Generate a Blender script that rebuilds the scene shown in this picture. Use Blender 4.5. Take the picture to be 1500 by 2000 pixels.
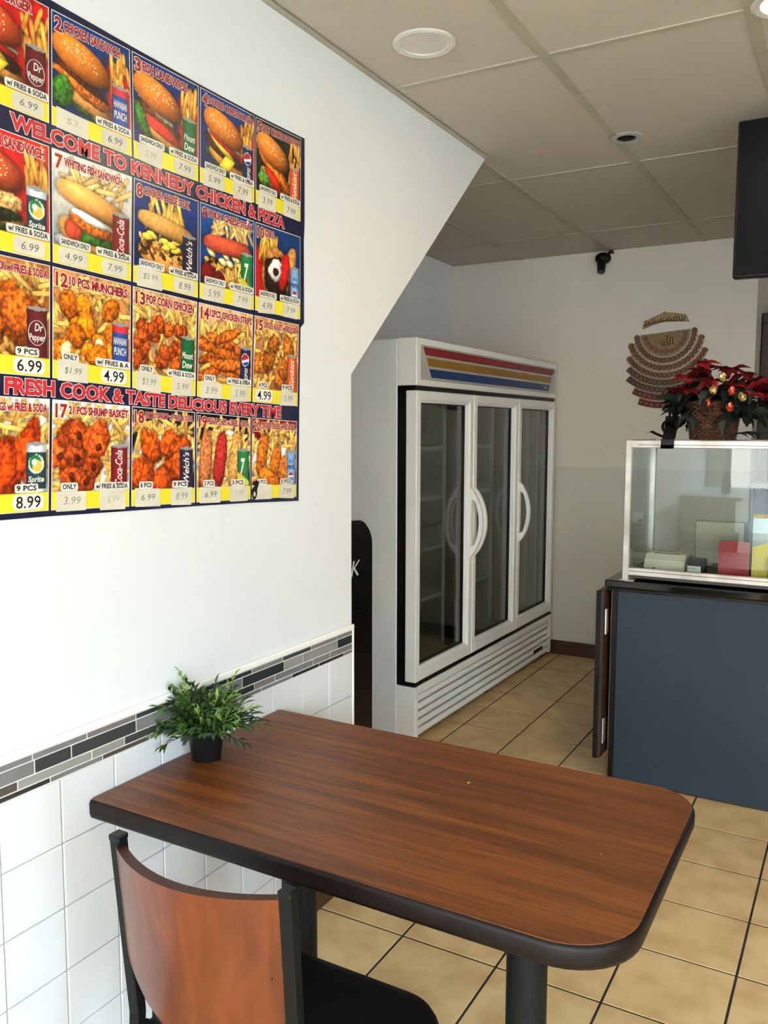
import bpy, bmesh, math, random
import numpy as np
from mathutils import Vector, Matrix
for o in list(bpy.data.objects): bpy.data.objects.remove(o)
scn = bpy.context.scene; C = scn.collection
random.seed(7); RNG = np.random.default_rng(11)
R = math.radians
# ---------------------------------------------------------------- camera
yaw, pitch, roll = R(29.61), R(5.589), R(0.116)
f = Vector((-math.sin(yaw)*math.cos(pitch), math.cos(yaw)*math.cos(pitch), -math.sin(pitch)))
r0 = Vector((math.cos(yaw), math.sin(yaw), 0)); u0 = r0.cross(f)
rr = math.cos(roll)*r0+math.sin(roll)*u0; uu = -math.sin(roll)*r0+math.cos(roll)*u0
cd = bpy.data.cameras.new('camera'); cam = bpy.data.objects.new('camera', cd); C.objects.link(cam)
M = Matrix.Identity(4)
for i in range(3): M[i][0], M[i][1], M[i][2] = rr[i], uu[i], -f[i]
M[2][3] = 1.53
cam.matrix_world = M
cd.sensor_fit = 'VERTICAL'; cd.sensor_height = 36; cd.lens = 36*1653.1/2000; cd.clip_start = .05
scn.camera = cam
# ---------------------------------------------------------------- world, sun, exposure
w = bpy.data.worlds.new('sky'); scn.world = w; w.use_nodes = True
bg = w.node_tree.nodes['Background']; bg.inputs[0].default_value = (.64, .83, 1.0, 1); bg.inputs[1].default_value = 8.0
sd = bpy.data.lights.new('sun', 'SUN'); sd.energy = 14; sd.angle = R(1); sun = bpy.data.objects.new('sun', sd); C.objects.link(sun)
sun.rotation_euler = (R(-38), 0, R(15))     # shines from behind the building onto the street only
def portal(name, loc, rot, sx, sy):
    l = bpy.data.lights.new(name, 'AREA'); l.shape = 'RECTANGLE'; l.size = sx; l.size_y = sy
    l.cycles.is_portal = True
    o = bpy.data.objects.new(name, l); C.objects.link(o); o.location = loc; o.rotation_euler = rot
portal('window_portal', (1.1, -2.28, 1.4), (R(90), 0, 0), 4.5, 1.95)
portal('side_window_portal', (3.42, -.85, 1.4), (R(90), 0, R(90)), 1.1, 1.9)
scn.view_settings.view_transform = 'Standard'; scn.view_settings.look = 'None'
scn.view_settings.gamma = 1; scn.view_settings.use_curve_mapping = False
scn.view_settings.exposure = 1.48
# ---------------------------------------------------------------- materials
def lin(c):
    return tuple((v/12.92 if v <= .04045 else ((v+.055)/1.055)**2.4) for v in (x/255 for x in c[:3]))+(1,)
def mat(name, col, rough=.5, metal=0, col2=None, scale=8, stretch=(1, 1, 1), bump=0, bscale=None, spec=.5, vary=0, detail=4, emis=0, coat=0, lo=.35, hi=.65):
    m = bpy.data.materials.new(name); m.use_nodes = True; nt = m.node_tree; N = nt.nodes; L = nt.links
    b = N['Principled BSDF']
    b.inputs['Roughness'].default_value = rough; b.inputs['Metallic'].default_value = metal
    b.inputs['Specular IOR Level'].default_value = spec; b.inputs['Coat Weight'].default_value = coat
    b.inputs['Base Color'].default_value = lin(col)
    tc = N.new('ShaderNodeTexCoord'); mp = N.new('ShaderNodeMapping'); mp.inputs['Scale'].default_value = stretch
    geo = N.new('ShaderNodeNewGeometry'); L.new(geo.outputs['Position'], mp.inputs['Vector'])
    nz = N.new('ShaderNodeTexNoise'); nz.inputs['Scale'].default_value = scale; nz.inputs['Detail'].default_value = detail
    L.new(mp.outputs[0], nz.inputs['Vector'])
    out = None
    if col2 is None: col2 = tuple(v*.94 for v in col)
    rp = N.new('ShaderNodeValToRGB'); rp.color_ramp.elements[0].position = lo; rp.color_ramp.elements[1].position = hi
    rp.color_ramp.elements[0].color = lin(col); rp.color_ramp.elements[1].color = lin(col2)
    L.new(nz.outputs[0], rp.inputs[0]); out = rp.outputs[0]
    if vary:
        oi = N.new('ShaderNodeObjectInfo'); hs = N.new('ShaderNodeHueSaturation'); mr = N.new('ShaderNodeMapRange')
        mr.inputs[3].default_value = 1-vary; mr.inputs[4].default_value = 1+vary
        L.new(oi.outputs['Random'], mr.inputs[0]); L.new(mr.outputs[0], hs.inputs['Value']); L.new(out, hs.inputs['Color']); out = hs.outputs[0]
    L.new(out, b.inputs['Base Color'])
    if bump:
        bp = N.new('ShaderNodeBump'); bp.inputs['Strength'].default_value = bump; bp.inputs['Distance'].default_value = .01
        n2 = N.new('ShaderNodeTexNoise'); n2.inputs['Scale'].default_value = bscale or scale; n2.inputs['Detail'].default_value = 3
        L.new(mp.outputs[0], n2.inputs['Vector']); L.new(n2.outputs[0], bp.inputs['Height']); L.new(bp.outputs[0], b.inputs['Normal'])
    if emis:
        b.inputs['Emission Color'].default_value = lin(col); b.inputs['Emission Strength'].default_value = emis
    return m
def glass(name, tint=(1, 1, 1), refl=1.0, ior=1.5):
    m = bpy.data.materials.new(name); m.use_nodes = True; nt = m.node_tree; N = nt.nodes; L = nt.links
    N.remove(N['Principled BSDF']); o = N['Material Output']
    t = N.new('ShaderNodeBsdfTransparent'); t.inputs[0].default_value = (*tint, 1)
    g = N.new('ShaderNodeBsdfGlossy'); g.inputs['Roughness'].default_value = .0; g.inputs[0].default_value = (refl, refl, refl, 1)
    ge = N.new('ShaderNodeNewGeometry'); dt = N.new('ShaderNodeVectorMath'); dt.operation = 'DOT_PRODUCT'; L.new(ge.outputs['Incoming'], dt.inputs[0]); L.new(ge.outputs['Normal'], dt.inputs[1])
    def mth(op, a, b=None):
        q = N.new('ShaderNodeMath'); q.operation = op
        for k_, v_ in enumerate((a, b)):
            if v_ is None: continue
            if isinstance(v_, (int, float)): q.inputs[k_].default_value = v_
            else: L.new(v_, q.inputs[k_])
        return q.outputs[0]
    f0 = ((ior-1)/(ior+1))**2     # Schlick reflectance, the same from both faces of the pane
    fac = mth('ADD', mth('MULTIPLY', mth('POWER', mth('SUBTRACT', 1.0, mth('ABSOLUTE', dt.outputs['Value'])), 5.0), 1-f0), f0)
    mx = N.new('ShaderNodeMixShader'); L.new(fac, mx.inputs[0]); L.new(t.outputs[0], mx.inputs[1]); L.new(g.outputs[0], mx.inputs[2]); L.new(mx.outputs[0], o.inputs[0])
    return m
def attr_mat(name, rough=.35):
    m = bpy.data.materials.new(name); m.use_nodes = True; N = m.node_tree.nodes; L = m.node_tree.links
    a = N.new('ShaderNodeAttribute'); a.attribute_name = 'Print'; b = N['Principled BSDF']
    L.new(a.outputs['Color'], b.inputs['Base Color']); b.inputs['Roughness'].default_value = rough
    return m
WALLW = mat('white_wall_paint', (230, 231, 232), .55, bump=.06, bscale=14, col2=(227, 228, 229), scale=2)
CEIL = mat('ceiling_tile_fissured', (198, 188, 175), .9, col2=(193, 183, 170), scale=90, bump=.08, bscale=220, vary=.02)
GRID = mat('ceiling_grid_metal', (182, 174, 156), .55)
TILEW = mat('glazed_white_tile', (226, 227, 229), .12, col2=(222, 223, 225), scale=5, spec=.6, vary=.012)
TRIMW = mat('white_glazed_trim', (250, 248, 240), .25, col2=(246, 244, 236))
GROUTW = mat('white_grout', (182, 180, 176), .8)
FLT = mat('beige_floor_tile', (222, 190, 140), .42, col2=(200, 164, 114), scale=9, detail=7, vary=.05, bump=.02, bscale=30, lo=.38, hi=.68)
FGR = mat('dark_floor_grout', (44, 37, 32), .9)
BASEW = mat('dark_wood_baseboard', (78, 48, 30), .45, col2=(58, 34, 20), scale=6, stretch=(1, 1, 12))
WHM = mat('white_enamel_metal', (240, 240, 235), .3, col2=(236, 236, 231), scale=4)
GREYM = mat('grey_enamel_side', (228, 230, 230), .38, col2=(222, 224, 224), scale=3, bump=.03, bscale=60)
BLK = mat('black_plastic', (9, 9, 10), .4, spec=.3)
BLKM = mat('black_powder_metal', (9, 11, 12), .55, bump=.04, bscale=200, spec=.25)
INT = mat('cooler_liner_grey', (176, 178, 170), .5)
SHW = mat('shelf_wire_grey', (200, 205, 200), .4)
ALU = mat('worn_aluminium', (214, 212, 208), .32, metal=.55, col2=(180, 172, 162), scale=9, detail=6, bump=.04, bscale=40)
CHR = mat('chrome', (210, 210, 210), .15, metal=1)
EDGE = mat('dark_brown_vinyl_edge', (20, 9, 7), .45, col2=(17, 8, 6), scale=5, spec=.25)
BLUEG = mat('blue_grey_laminate', (44, 56, 70), .55, spec=.25, col2=(41, 52, 66), scale=2)
CTOP = mat('black_gloss_counter', (17, 17, 16), .08, spec=.6)
PLY = mat('raw_ply_edge', (128, 88, 56), .7, col2=(96, 62, 38), scale=20, stretch=(1, 1, .2))
DKW = mat('dark_stained_wood', (58, 38, 26), .5, col2=(40, 26, 18), scale=12, stretch=(4, 4, .4))
SEAT = mat('black_vinyl_seat', (7, 5, 5), .6, spec=.25)
POT = mat('black_plastic_pot', (24, 24, 28), .45)
SCREEN = mat('dark_tv_screen', (8, 11, 18), .45, spec=.08)
RED = mat('red_panel', (150, 8, 24), .35)
YEL = mat('yellow_card', (226, 206, 96), .6)
CREAM = mat('cream_plastic', (212, 206, 190), .45)
MON = mat('beige_terminal_plastic', (168, 164, 148), .55)
LABEL = mat('white_label', (225, 228, 230), .5)
DGREY = mat('dark_grey_metal', (64, 60, 58), .4)
GLASS = glass('clear_case_glass', (.93, .97, .95), .8, 1.5)
CGLASS = glass('tinted_door_glass', (.70, .73, .69), 1.0, 1.6)
WGLASS = glass('window_glass', (.98, .99, .98), 1.0, 1.3)
# wood laminate: long grain along the table
def wood(name, a, b, c, rough, axis='X', sc=1.0, coat=0):
    m = bpy.data.materials.new(name); m.use_nodes = True; N = m.node_tree.nodes; L = m.node_tree.links; bs = N['Principled BSDF']
    bs.inputs['Roughness'].default_value = rough; bs.inputs['Coat Weight'].default_value = coat
    g = N.new('ShaderNodeNewGeometry'); mp = N.new('ShaderNodeMapping')
    mp.inputs['Scale'].default_value = (1.0*sc, 26*sc, 26*sc) if axis == 'X' else (14*sc, 14*sc, 1.5*sc)
    L.new(g.outputs['Position'], mp.inputs[0])
    n1 = N.new('ShaderNodeTexNoise'); n1.inputs['Scale'].default_value = 1.1; n1.inputs['Detail'].default_value = 5; n1.inputs['Distortion'].default_value = .9
    n2 = N.new('ShaderNodeTexNoise'); n2.inputs['Scale'].default_value = 7; n2.inputs['Detail'].default_value = 6; n2.inputs['Distortion'].default_value = .3
    L.new(mp.outputs[0], n1.inputs[0]); L.new(mp.outputs[0], n2.inputs[0])
    mm = N.new('ShaderNodeMath'); mm.operation = 'MULTIPLY_ADD'; mm.inputs[1].default_value = .5
    ml = N.new('ShaderNodeMath'); ml.operation = 'MULTIPLY'; ml.inputs[1].default_value = .5
    L.new(n1.outputs[0], ml.inputs[0]); L.new(n2.outputs[0], mm.inputs[0]); L.new(ml.outputs[0], mm.inputs[2])
    rp = N.new('ShaderNodeValToRGB'); e = rp.color_ramp.elements
    e[0].position = .39; e[0].color = lin(a); e[1].position = .63; e[1].color = lin(c)
    k = e.new(.5); k.color = lin(b)
    L.new(mm.outputs[0], rp.inputs[0]); L.new(rp.outputs[0], bs.inputs['Base Color'])
    return m
TWOOD = wood('brown_wood_laminate', (84, 43, 15), (110, 57, 20), (134, 76, 29), .42)
CWOOD = wood('orange_stained_plywood', (86, 37, 12), (98, 43, 14), (114, 54, 19), .35, axis='Z', sc=.4, coat=.1)
# ---------------------------------------------------------------- helpers
MW = {}
def link(o, parent=None, kind=None):
    C.objects.link(o)
    if parent is not None: o.parent = parent
    if kind: o['kind'] = kind
    return o
def rootmat(p):
    while p is not None:
        if p.name in MW: return MW[p.name]
        p = p.parent
    return None
def obj(name, bm, m, parent=None, kind=None, local=False, smooth=False, label=None):
    if not local:
        rm = rootmat(parent)
        if rm is not None: bmesh.ops.transform(bm, matrix=rm.inverted(), verts=bm.verts)
    me = bpy.data.meshes.new(name); bm.normal_update(); bm.to_mesh(me); bm.free()
    if m is not None: me.materials.append(m)
    if smooth: me.shade_smooth()
    o = bpy.data.objects.new(name, me)
    if label: o['label'] = label
    return link(o, parent, kind)
def tag(o, label, cat, group=None):
    o['label'] = label; o['category'] = cat
    if group: o['group'] = group
    return o
def thing(name, loc, label, cat, group=None, rz=0):
    o = bpy.data.objects.new(name, None); o.empty_display_size = .05; C.objects.link(o)
    o.location = loc; o.rotation_euler = (0, 0, rz); tag(o, label, cat, group)
    MW[o.name] = Matrix.Translation(loc) @ Matrix.Rotation(rz, 4, 'Z')
    return o
def box(bm, x0, x1, y0, y1, z0, z1, bev=0, seg=1):
    r = bmesh.ops.create_cube(bm, size=1)['verts']
    for v in r: v.co = Vector(((x0+x1)/2+v.co.x*(x1-x0), (y0+y1)/2+v.co.y*(y1-y0), (z0+z1)/2+v.co.z*(z1-z0)))
    if bev:
        es = list({e for v in r for e in v.link_edges})
        bmesh.ops.bevel(bm, geom=es, offset=bev, segments=seg, affect='EDGES', profile=.5)
    return bm
def B(*a, **k): return box(bmesh.new(), *a, **k)
def tube(bm, pts, rad, n=8, cap=True):
    pts = [Vector(p) for p in pts]; rings = []
    if not hasattr(rad, '__len__'): rad = [rad]*len(pts)
    prev = None
    for i, p in enumerate(pts):
        d = (pts[min(i+1, len(pts)-1)]-pts[max(i-1, 0)]).normalized()
        if prev is None: a = d.orthogonal().normalized()
        else: a = (prev-d*prev.dot(d)).normalized()
        prev = a; b = d.cross(a)
        rings.append([bm.verts.new(p+rad[i]*(math.cos(t*2*math.pi/n)*a+math.sin(t*2*math.pi/n)*b)) for t in range(n)])
    for q, s in zip(rings, rings[1:]):
        for t in range(n): bm.faces.new((q[t], q[(t+1) % n], s[(t+1) % n], s[t]))
    if cap: bm.faces.new(rings[0][::-1]); bm.faces.new(rings[-1])
    return bm
def lathe(bm, prof, c=(0, 0, 0), n=28, caps=True):
    rings = [[bm.verts.new((c[0]+r*math.cos(t*2*math.pi/n), c[1]+r*math.sin(t*2*math.pi/n), c[2]+z)) for t in range(n)] for r, z in prof]
    for q, s in zip(rings, rings[1:]):
        for t in range(n): bm.faces.new((q[t], q[(t+1) % n], s[(t+1) % n], s[t]))
    if caps: bm.faces.new(rings[0][::-1]); bm.faces.new(rings[-1])
    return bm
def prism(bm, poly, axis, a, b):
    """extrude a 2-D polygon along axis ('x','y','z') from a to b"""
    def P(p, q): return {'x': (q, p[0], p[1]), 'y': (p[0], q, p[1]), 'z': (p[0], p[1], q)}[axis]
    A = [bm.verts.new(P(p, a)) for p in poly]; Bv = [bm.verts.new(P(p, b)) for p in poly]
    bm.faces.new(A); bm.faces.new(Bv[::-1])
    for i in range(len(poly)):
        j = (i+1) % len(poly); bm.faces.new((A[i], Bv[i], Bv[j], A[j]))
    bmesh.ops.recalc_face_normals(bm, faces=bm.faces)
    return bm
def rrect(x0, x1, y0, y1, r, n=6):
    """r = radii for corners (x0y0, x1y0, x1y1, x0y1)"""
    if not hasattr(r, '__len__'): r = (r,)*4
    out = []
    for (cx, cy, a0), q in zip(((x0, y0, 180), (x1, y0, 270), (x1, y1, 0), (x0, y1, 90)), r):
        ox = cx+q if cx == x0 else cx-q; oy = cy+q if cy == y0 else cy-q
        for k in range(n+1):
            a = R(a0+90*k/n); out.append((ox+q*math.cos(a), oy+q*math.sin(a)))
    return out
_tc = {}
def text_mesh(s, off=0.0, res=2, shear=0):
    k = (s, off, res, shear)
    if k not in _tc:
        cu = bpy.data.curves.new('t', 'FONT'); cu.body = s; cu.offset = off; cu.resolution_u = res; cu.shear = shear; cu.fill_mode = 'FRONT'
        o = bpy.data.objects.new('t', cu); C.objects.link(o); bpy.context.view_layer.update()
        me = bpy.data.meshes.new_from_object(o.evaluated_get(bpy.context.evaluated_depsgraph_get()))
        v = [tuple(x.co) for x in me.vertices]; fs = [tuple(p.vertices) for p in me.polygons]
        bpy.data.objects.remove(o); bpy.data.curves.remove(cu); bpy.data.meshes.remove(me)
        _tc[k] = (v, fs)
    return _tc[k]
def add_text(bm, s, fn, off=0, base=0, shear=0):
    """map text so that the bounds of the un-outlined text fill fn's unit square"""
    bv, _ = text_mesh(s, base, shear=shear); v, fs = text_mesh(s, off, shear=shear)
    if not bv: return bm
    x0 = min(p[0] for p in bv); x1 = max(p[0] for p in bv); y0 = min(p[1] for p in bv); y1 = max(p[1] for p in bv)
    vs = [bm.verts.new(fn((p[0]-x0)/(x1-x0), (p[1]-y0)/(y1-y0))) for p in v]
    for q in fs:
        try: bm.faces.new([vs[i] for i in q])
        except ValueError: pass
    return bm
# ================================================================ SETTING
XW, YB, ZC = -1.459, 5.535, 2.67
# floor: grout bed + tiles
floor = obj('floor', B(-2.65, 3.5, -2.35, 7.0, -.1, -.0012), FGR, kind='structure')
tme = None
xs = [-2.66+.302*k for k in range(0, 12)]; ys = [1.245+.2995*k for k in range(0, 15)]
for i, x in enumerate(xs):
    for j, y in enumerate(ys):
        if x < -1.5 and y < 2.3: continue
        if tme is None:
            tme = bpy.data.meshes.new('floor_tile'); bm = B(-.1475, .1475, -.1465, .1465, -.006, 0, bev=.0010); bm.to_mesh(tme); bm.free(); tme.materials.append(FLT)
        o = bpy.data.objects.new('floor_tile', tme); o.location = (x+.151, y+.14975, random.uniform(-.0004, .0004)); link(o, floor)
# the rest of the floor behind the camera, coarse tiling
bm = bmesh.new()
for i in range(21):
    for j in range(12):
        x = -1.46+.302*i-.0; y = 1.245-.2995*(j+1)
        if x > 3.2: continue
        box(bm, x+.003, x+.299, y+.003, y+.2965, -.006, 0)
for i in range(8):
    for j in range(15):
        x = xs[-1]+.302*(i+1); y = ys[j]
        box(bm, x+.003, min(x+.299, 3.4), y+.003, y+.2965, -.006, 0)
obj('floor_tile', bm, FLT, floor, kind='stuff')
# left wall with stair-shaped cut
poly = [(-2.3, 0), (2.35, 0), (2.35, 1.706), (3.43, ZC), (-2.3, ZC)]
wl = obj('wall_left', prism(bmesh.new(), poly, 'x', XW-.10, XW), WALLW, kind='structure')
bm = prism(bmesh.new(), [(2.35, 1.706), (3.43, ZC), (3.43, ZC+.05), (2.30, 1.75)], 'x', -2.6, XW-.101); obj('wall_stair_soffit', bm, WALLW, kind='structure')
obj('wall_left_partition', B(-2.6, XW-.101, 2.25, 2.345, 0, 1.74), WALLW, kind='structure')
obj('wall_left_rear', B(-2.7, -2.585, 2.25, YB+.1, 0, ZC), WALLW, kind='structure')
# back wall, two-tone paint
mb = mat('two_tone_wall_paint', (226, 219, 207), .6, col2=(221, 214, 202), scale=3)
N = mb.node_tree.nodes; L = mb.node_tree.links
g = N.new('ShaderNodeNewGeometry'); sx = N.new('ShaderNodeSeparateXYZ'); L.new(g.outputs['Position'], sx.inputs[0])
gt = N.new('ShaderNodeMath'); gt.operation = 'GREATER_THAN'; gt.inputs[1].default_value = 1.281; L.new(sx.outputs[2], gt.inputs[0])
mx = N.new('ShaderNodeMix'); mx.data_type = 'RGBA'; mx.inputs['A'].default_value = lin((208, 206, 194)); L.new(gt.outputs[0], mx.inputs[0])
L.new(N['Color Ramp'].outputs[0], mx.inputs['B']); L.new(mx.outputs['Result'], N['Principled BSDF'].inputs['Base Color'])
wb = obj('wall_back', B(-2.7, -.605, YB, YB+.12, 0, ZC), mb, kind='structure')
obj('wall_back_recess', B(-.8, 3.5, 6.6, 6.7, 0, ZC), mb, kind='structure')
obj('wall_back_return', B(-.74, -.606, YB+.121, 6.6, 0, ZC), mb, kind='structure')
# dark wooden door frame in the recess
bm = bmesh.new(); box(bm, -.60, -.53, 5.80, 5.92, 0, 2.19, bev=.004); box(bm, .30, .37, 5.80, 5.92, 0, 2.19, bev=.004); box(bm, -.60, .37, 5.80, 5.92, 2.19, 2.25, bev=.004)
d1 = obj('door_1', bm, DKW, kind='structure')
obj('door_leaf', B(-.53, .30, 5.84, 5.88, .01, 2.19), DKW, d1)
# right wall with a side window, front wall with shop window
bm = bmesh.new()
box(bm, 3.4, 3.5, -2.35, -1.4, 0, ZC); box(bm, 3.4, 3.5, -.3, 7, 0, ZC); box(bm, 3.4, 3.5, -1.4, -.3, 0, .45); box(bm, 3.4, 3.5, -1.4, -.3, 2.35, ZC)
obj('wall_right', bm, WALLW, kind='structure')
bm = bmesh.new()
box(bm, -1.6, -1.27, -2.35, -2.25, 0, ZC); box(bm, -1.27, 3.4, -2.35, -2.25, 0, .42); box(bm, -1.27, 3.4, -2.35, -2.25, 2.38, ZC)
obj('wall_front', bm, WALLW, kind='structure')
bm = bmesh.new()
for x in (-1.27, -.04, 1.1, 2.24, 3.36): box(bm, x, x+.045, -2.33, -2.27, .42, 2.38)
box(bm, -1.27, 3.4, -2.33, -2.27, .42, .465); box(bm, -1.27, 3.4, -2.33, -2.27, 2.335, 2.38)
w1 = obj('window_1', bm, ALU, kind='structure'); obj('pane', B(-1.23, 3.36, -2.303, -2.297, .46, 2.34), WGLASS, w1)
bm = bmesh.new()
for y in (-1.4, -.345): box(bm, 3.42, 3.48, y, y+.045, .45, 2.35)
box(bm, 3.42, 3.48, -1.4, -.3, .45, .495); box(bm, 3.42, 3.48, -1.4, -.3, 2.305, 2.35)
w2 = obj('window_2', bm, ALU, kind='structure'); obj('pane', B(3.447, 3.453, -1.36, -.34, .49, 2.31), WGLASS, w2)
# street outside
ASPH = mat('asphalt', (120, 120, 122), .9, scale=20); SIDE = mat('sidewalk_concrete', (200, 196, 188), .9, scale=4); YL = mat('road_paint_yellow', (235, 170, 50), .8); BRK = mat('far_stucco', (206, 196, 186), .9, scale=10); AWN = mat('red_awning', (190, 40, 36), .7)
st = obj('ground_street', B(-30, 34, -40, -5.6, -.35, -.2), ASPH, kind='structure')
obj('ground_sidewalk', B(-30, 34, -5.6, -2.36, -.35, -.06), SIDE, kind='structure'); obj('ground_side_lot', B(3.51, 34, -2.36, 12, -.35, -.06), SIDE, kind='structure')
obj('road_line', B(-30, 34, -11.2, -11.0, -.2, -.196), YL, st); obj('road_line', B(-30, 34, -11.55, -11.4, -.2, -.196), YL, st)
bl = obj('wall_across_street', B(-30, 34, -24, -20, -.2, 7), BRK, kind='structure'); obj('awning', prism(bmesh.new(), [(-20, 2.6), (-20, 2.45), (-19.5, 2.3), (-19.5, 2.4)], 'x', -30, 34), AWN, bl)
# ceiling: deck, grid bars, tiles
bm = B(-2.7, 3.6, -2.4, 7.0, ZC+.02, ZC+.2)
ce = obj('ceiling', bm, CEIL, kind='structure')
gx = [-2.67+.584*k for k in range(0, 11)]; gy = [-2.14+1.187*k for k in range(0, 8)]
bm = bmesh.new()
for k, x in enumerate(gx): box(bm, x-.0155, x+.0155, -2.3, 7, ZC-.003, ZC+.006)
for y in gy: box(bm, -2.66, 3.4, y-.012, y+.012, ZC-.002, ZC+.0065)
obj('grid_bar', bm, GRID, ce, kind='stuff')
for i in range(len(gx)-1):
    for j in range(len(gy)-1):
        if gx[i+1] < -1.49 and gy[j+1] < 3: continue
        o = obj('ceiling_tile', B(gx[i]+.012, gx[i+1]-.012, gy[j]+.010, gy[j+1]-.010, ZC+.002, ZC+.02), CEIL, ce)
obj('wall_angle', B(XW, XW+.02, -2.3, 3.43, ZC-.006, ZC-.0031), GRID, ce)
# baseboards
obj('baseboard_left', B(XW, XW+.014, -2.2, 2.35, 0, .092, bev=.003), BASEW, kind='structure')
obj('baseboard_back', B(-1.83, -.606, YB-.014, YB, 0, .095, bev=.003), BASEW, kind='structure')
# tiled wainscot of the left wall
gr = obj('grout_bed', B(XW, XW+.004, -2.2, 2.345, .092, .868), GROUTW, wl)
me = None
for k in range(-8, 9):
    y0 = 1.168+.1478*(k-1)
    if k == 8: y0, y1 = 1.168+.1478*7, 2.340
    else: y1 = y0+.1478
    for r in range(5):
        z1 = .790 if r == 0 else .645-.1435*(r-1); z0 = .645-.1435*r
        if r == 4: z0 = .093
        obj('wall_tile', B(XW, XW+.0072, y0+.0016, min(y1, 2.345)-.0016, z0+.0016, z1-.0016, bev=.0018), TILEW, wl)
# pencil trims
obj('trim_1', B(XW, XW+.011, -2.2, 2.353, .8685, .886, bev=.004, seg=3), TRIMW, kind='structure')
bm = tube(bmesh.new(), [(XW+.002, 2.351, 0), (XW+.002, 2.351, .876)], .0065, 10); obj('trim_2', bm, TRIMW, kind='structure', smooth=True)
# mosaic band
gcol = {'l': (150, 149, 143), 'm': (128, 128, 126), 'w': (128, 119, 116), 'd': (66, 68, 69), 'k': (46, 52, 52), 'p': (60, 54, 56), 'b': (88, 80, 76)}
gm = {k: mat('mosaic_'+n, v, .18, col2=tuple(x*.95 for x in v), scale=30, vary=.04) for (k, v), n in zip(gcol.items(), ('light_grey', 'mid_grey', 'warm_grey', 'dark_grey', 'black_grey', 'purple_black', 'brown_grey'))}
rows = [((.8545, .8665), [.93, 1.101, 1.241, 1.384, 1.545, 1.711, 1.814, 1.958, 2.104, 2.25, 2.342], 'mmwdkpmdmm'),
        ((.8245, .8525), [.97, 1.105, 1.198, 1.384, 1.554, 1.772, 1.964, 2.06, 2.253, 2.342], 'mddmkkllk'.replace('kkll', 'mkll')),
        ((.8045, .8225), [.93, 1.064, 1.252, 1.347, 1.573, 1.824, 1.92, 2.114, 2.209, 2.342], 'blldkwmmm'),
        ((.7920, .8025), [.98, 1.142, 1.282, 1.425, 1.591, 1.732, 1.856, 2.003, 2.146, 2.29, 2.342], 'pmbmdwmkpm')]
wm = bpy.data.objects['wall_left']
obj('grout_band', B(XW, XW+.0068, -2.2, 2.345, .788, .869), mat('bright_grout', (225, 223, 216), .7), wm)
for (z0, z1), ysb, cs in rows:
    ext = []; y = ysb[0]; q = 0
    segs = [(a, b, cs[min(i, len(cs)-1)]) for i, (a, b) in enumerate(zip(ysb, ysb[1:]))]
    while y > -.4: segs.append((y-.16, y, 'mldw'[q % 4])); y -= .16; q += 1
    for a, b, c in segs: obj('mosaic_piece', B(XW, XW+.0078, a+.0015, b-.0015, z0+.0004, z1-.0004, bev=.0006), gm[c], wm)
# ================================================================ TABLE
ZT = .718
t = thing('dining_table', (-.87, 1.585, 0), 'rectangular brown wood-grain laminate table with dark edge pushed against the tiled wall', 'table')
def top_poly(g=0): return rrect(-1.450+g, -.283-g, 1.240+g, 1.935-g, (.006, .13-g, .10-g, .006), 10)
# slightly bowed top outline
obj('tabletop', prism(bmesh.new(), top_poly(.003), 'z', ZT-.03, ZT), TWOOD, t)
bm = bmesh.new(); P0 = top_poly(); prof = [(-.004, ZT-.001), (0, ZT-.0035), (.003, ZT-.010), (.003, ZT-.034), (0, ZT-.042), (-.006, ZT-.045)]
cx, cy = -.87, 1.585; rings = []
n = len(P0)
for d, z in prof:
    ring = []
    for i, p in enumerate(P0):
        a = Vector(P0[i-1]); b_ = Vector(P0[(i+1) % n]); tdir = (b_-a).normalized(); nr = Vector((tdir.y, -tdir.x))
        ring.append(bm.verts.new((p[0]+nr.x*d, p[1]+nr.y*d, z)))
    rings.append(ring)
for q, s in zip(rings, rings[1:]):
    for i in range(n): bm.faces.new((q[i], q[(i+1) % n], s[(i+1) % n], s[i]))
bm.faces.new(rings[-1])
bmesh.ops.recalc_face_normals(bm, faces=bm.faces)
obj('edge_band', bm, EDGE, t, smooth=True)
for x in (-1.015, -.50):
    yc = 1.42
    for_ = [(x, yc)]
    obj('leg', lathe(bmesh.new(), [(.038, .02), (.038, ZT-.046)], (x, yc, 0), 32), BLKM, t, smooth=False)
    obj('mounting_plate', B(x-.11, x+.11, yc-.11, yc+.11, ZT-.052, ZT-.045), BLKM, t)
    bm = bmesh.new()
    for a in range(2):
        q = box(bmesh.new(), -.28, .28, -.03, .03, 0, .035, bev=.01); bmesh.ops.rotate(q, verts=q.verts, matrix=Matrix.Rotation(a*math.pi/2, 3, 'Z')); bmesh.ops.translate(q, verts=q.verts, vec=(x, yc+.165, 0))
        me = bpy.data.meshes.new('tmp'); q.to_mesh(me); q.free(); bm.from_mesh(me); bpy.data.meshes.remove(me)
    obj('base', bm, BLKM, t)
# two pale chips in the laminate
chip = mat('chipped_laminate', (205, 175, 130), .8)
obj('chip', lathe(bmesh.new(), [(.0042, 0), (.0038, .0004)], (-.760, 1.735, ZT), 9), chip, t)
obj('chip', lathe(bmesh.new(), [(.0018, 0), (.0015, .0004)], (-.405, 1.560, ZT), 7), chip, t)
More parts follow.
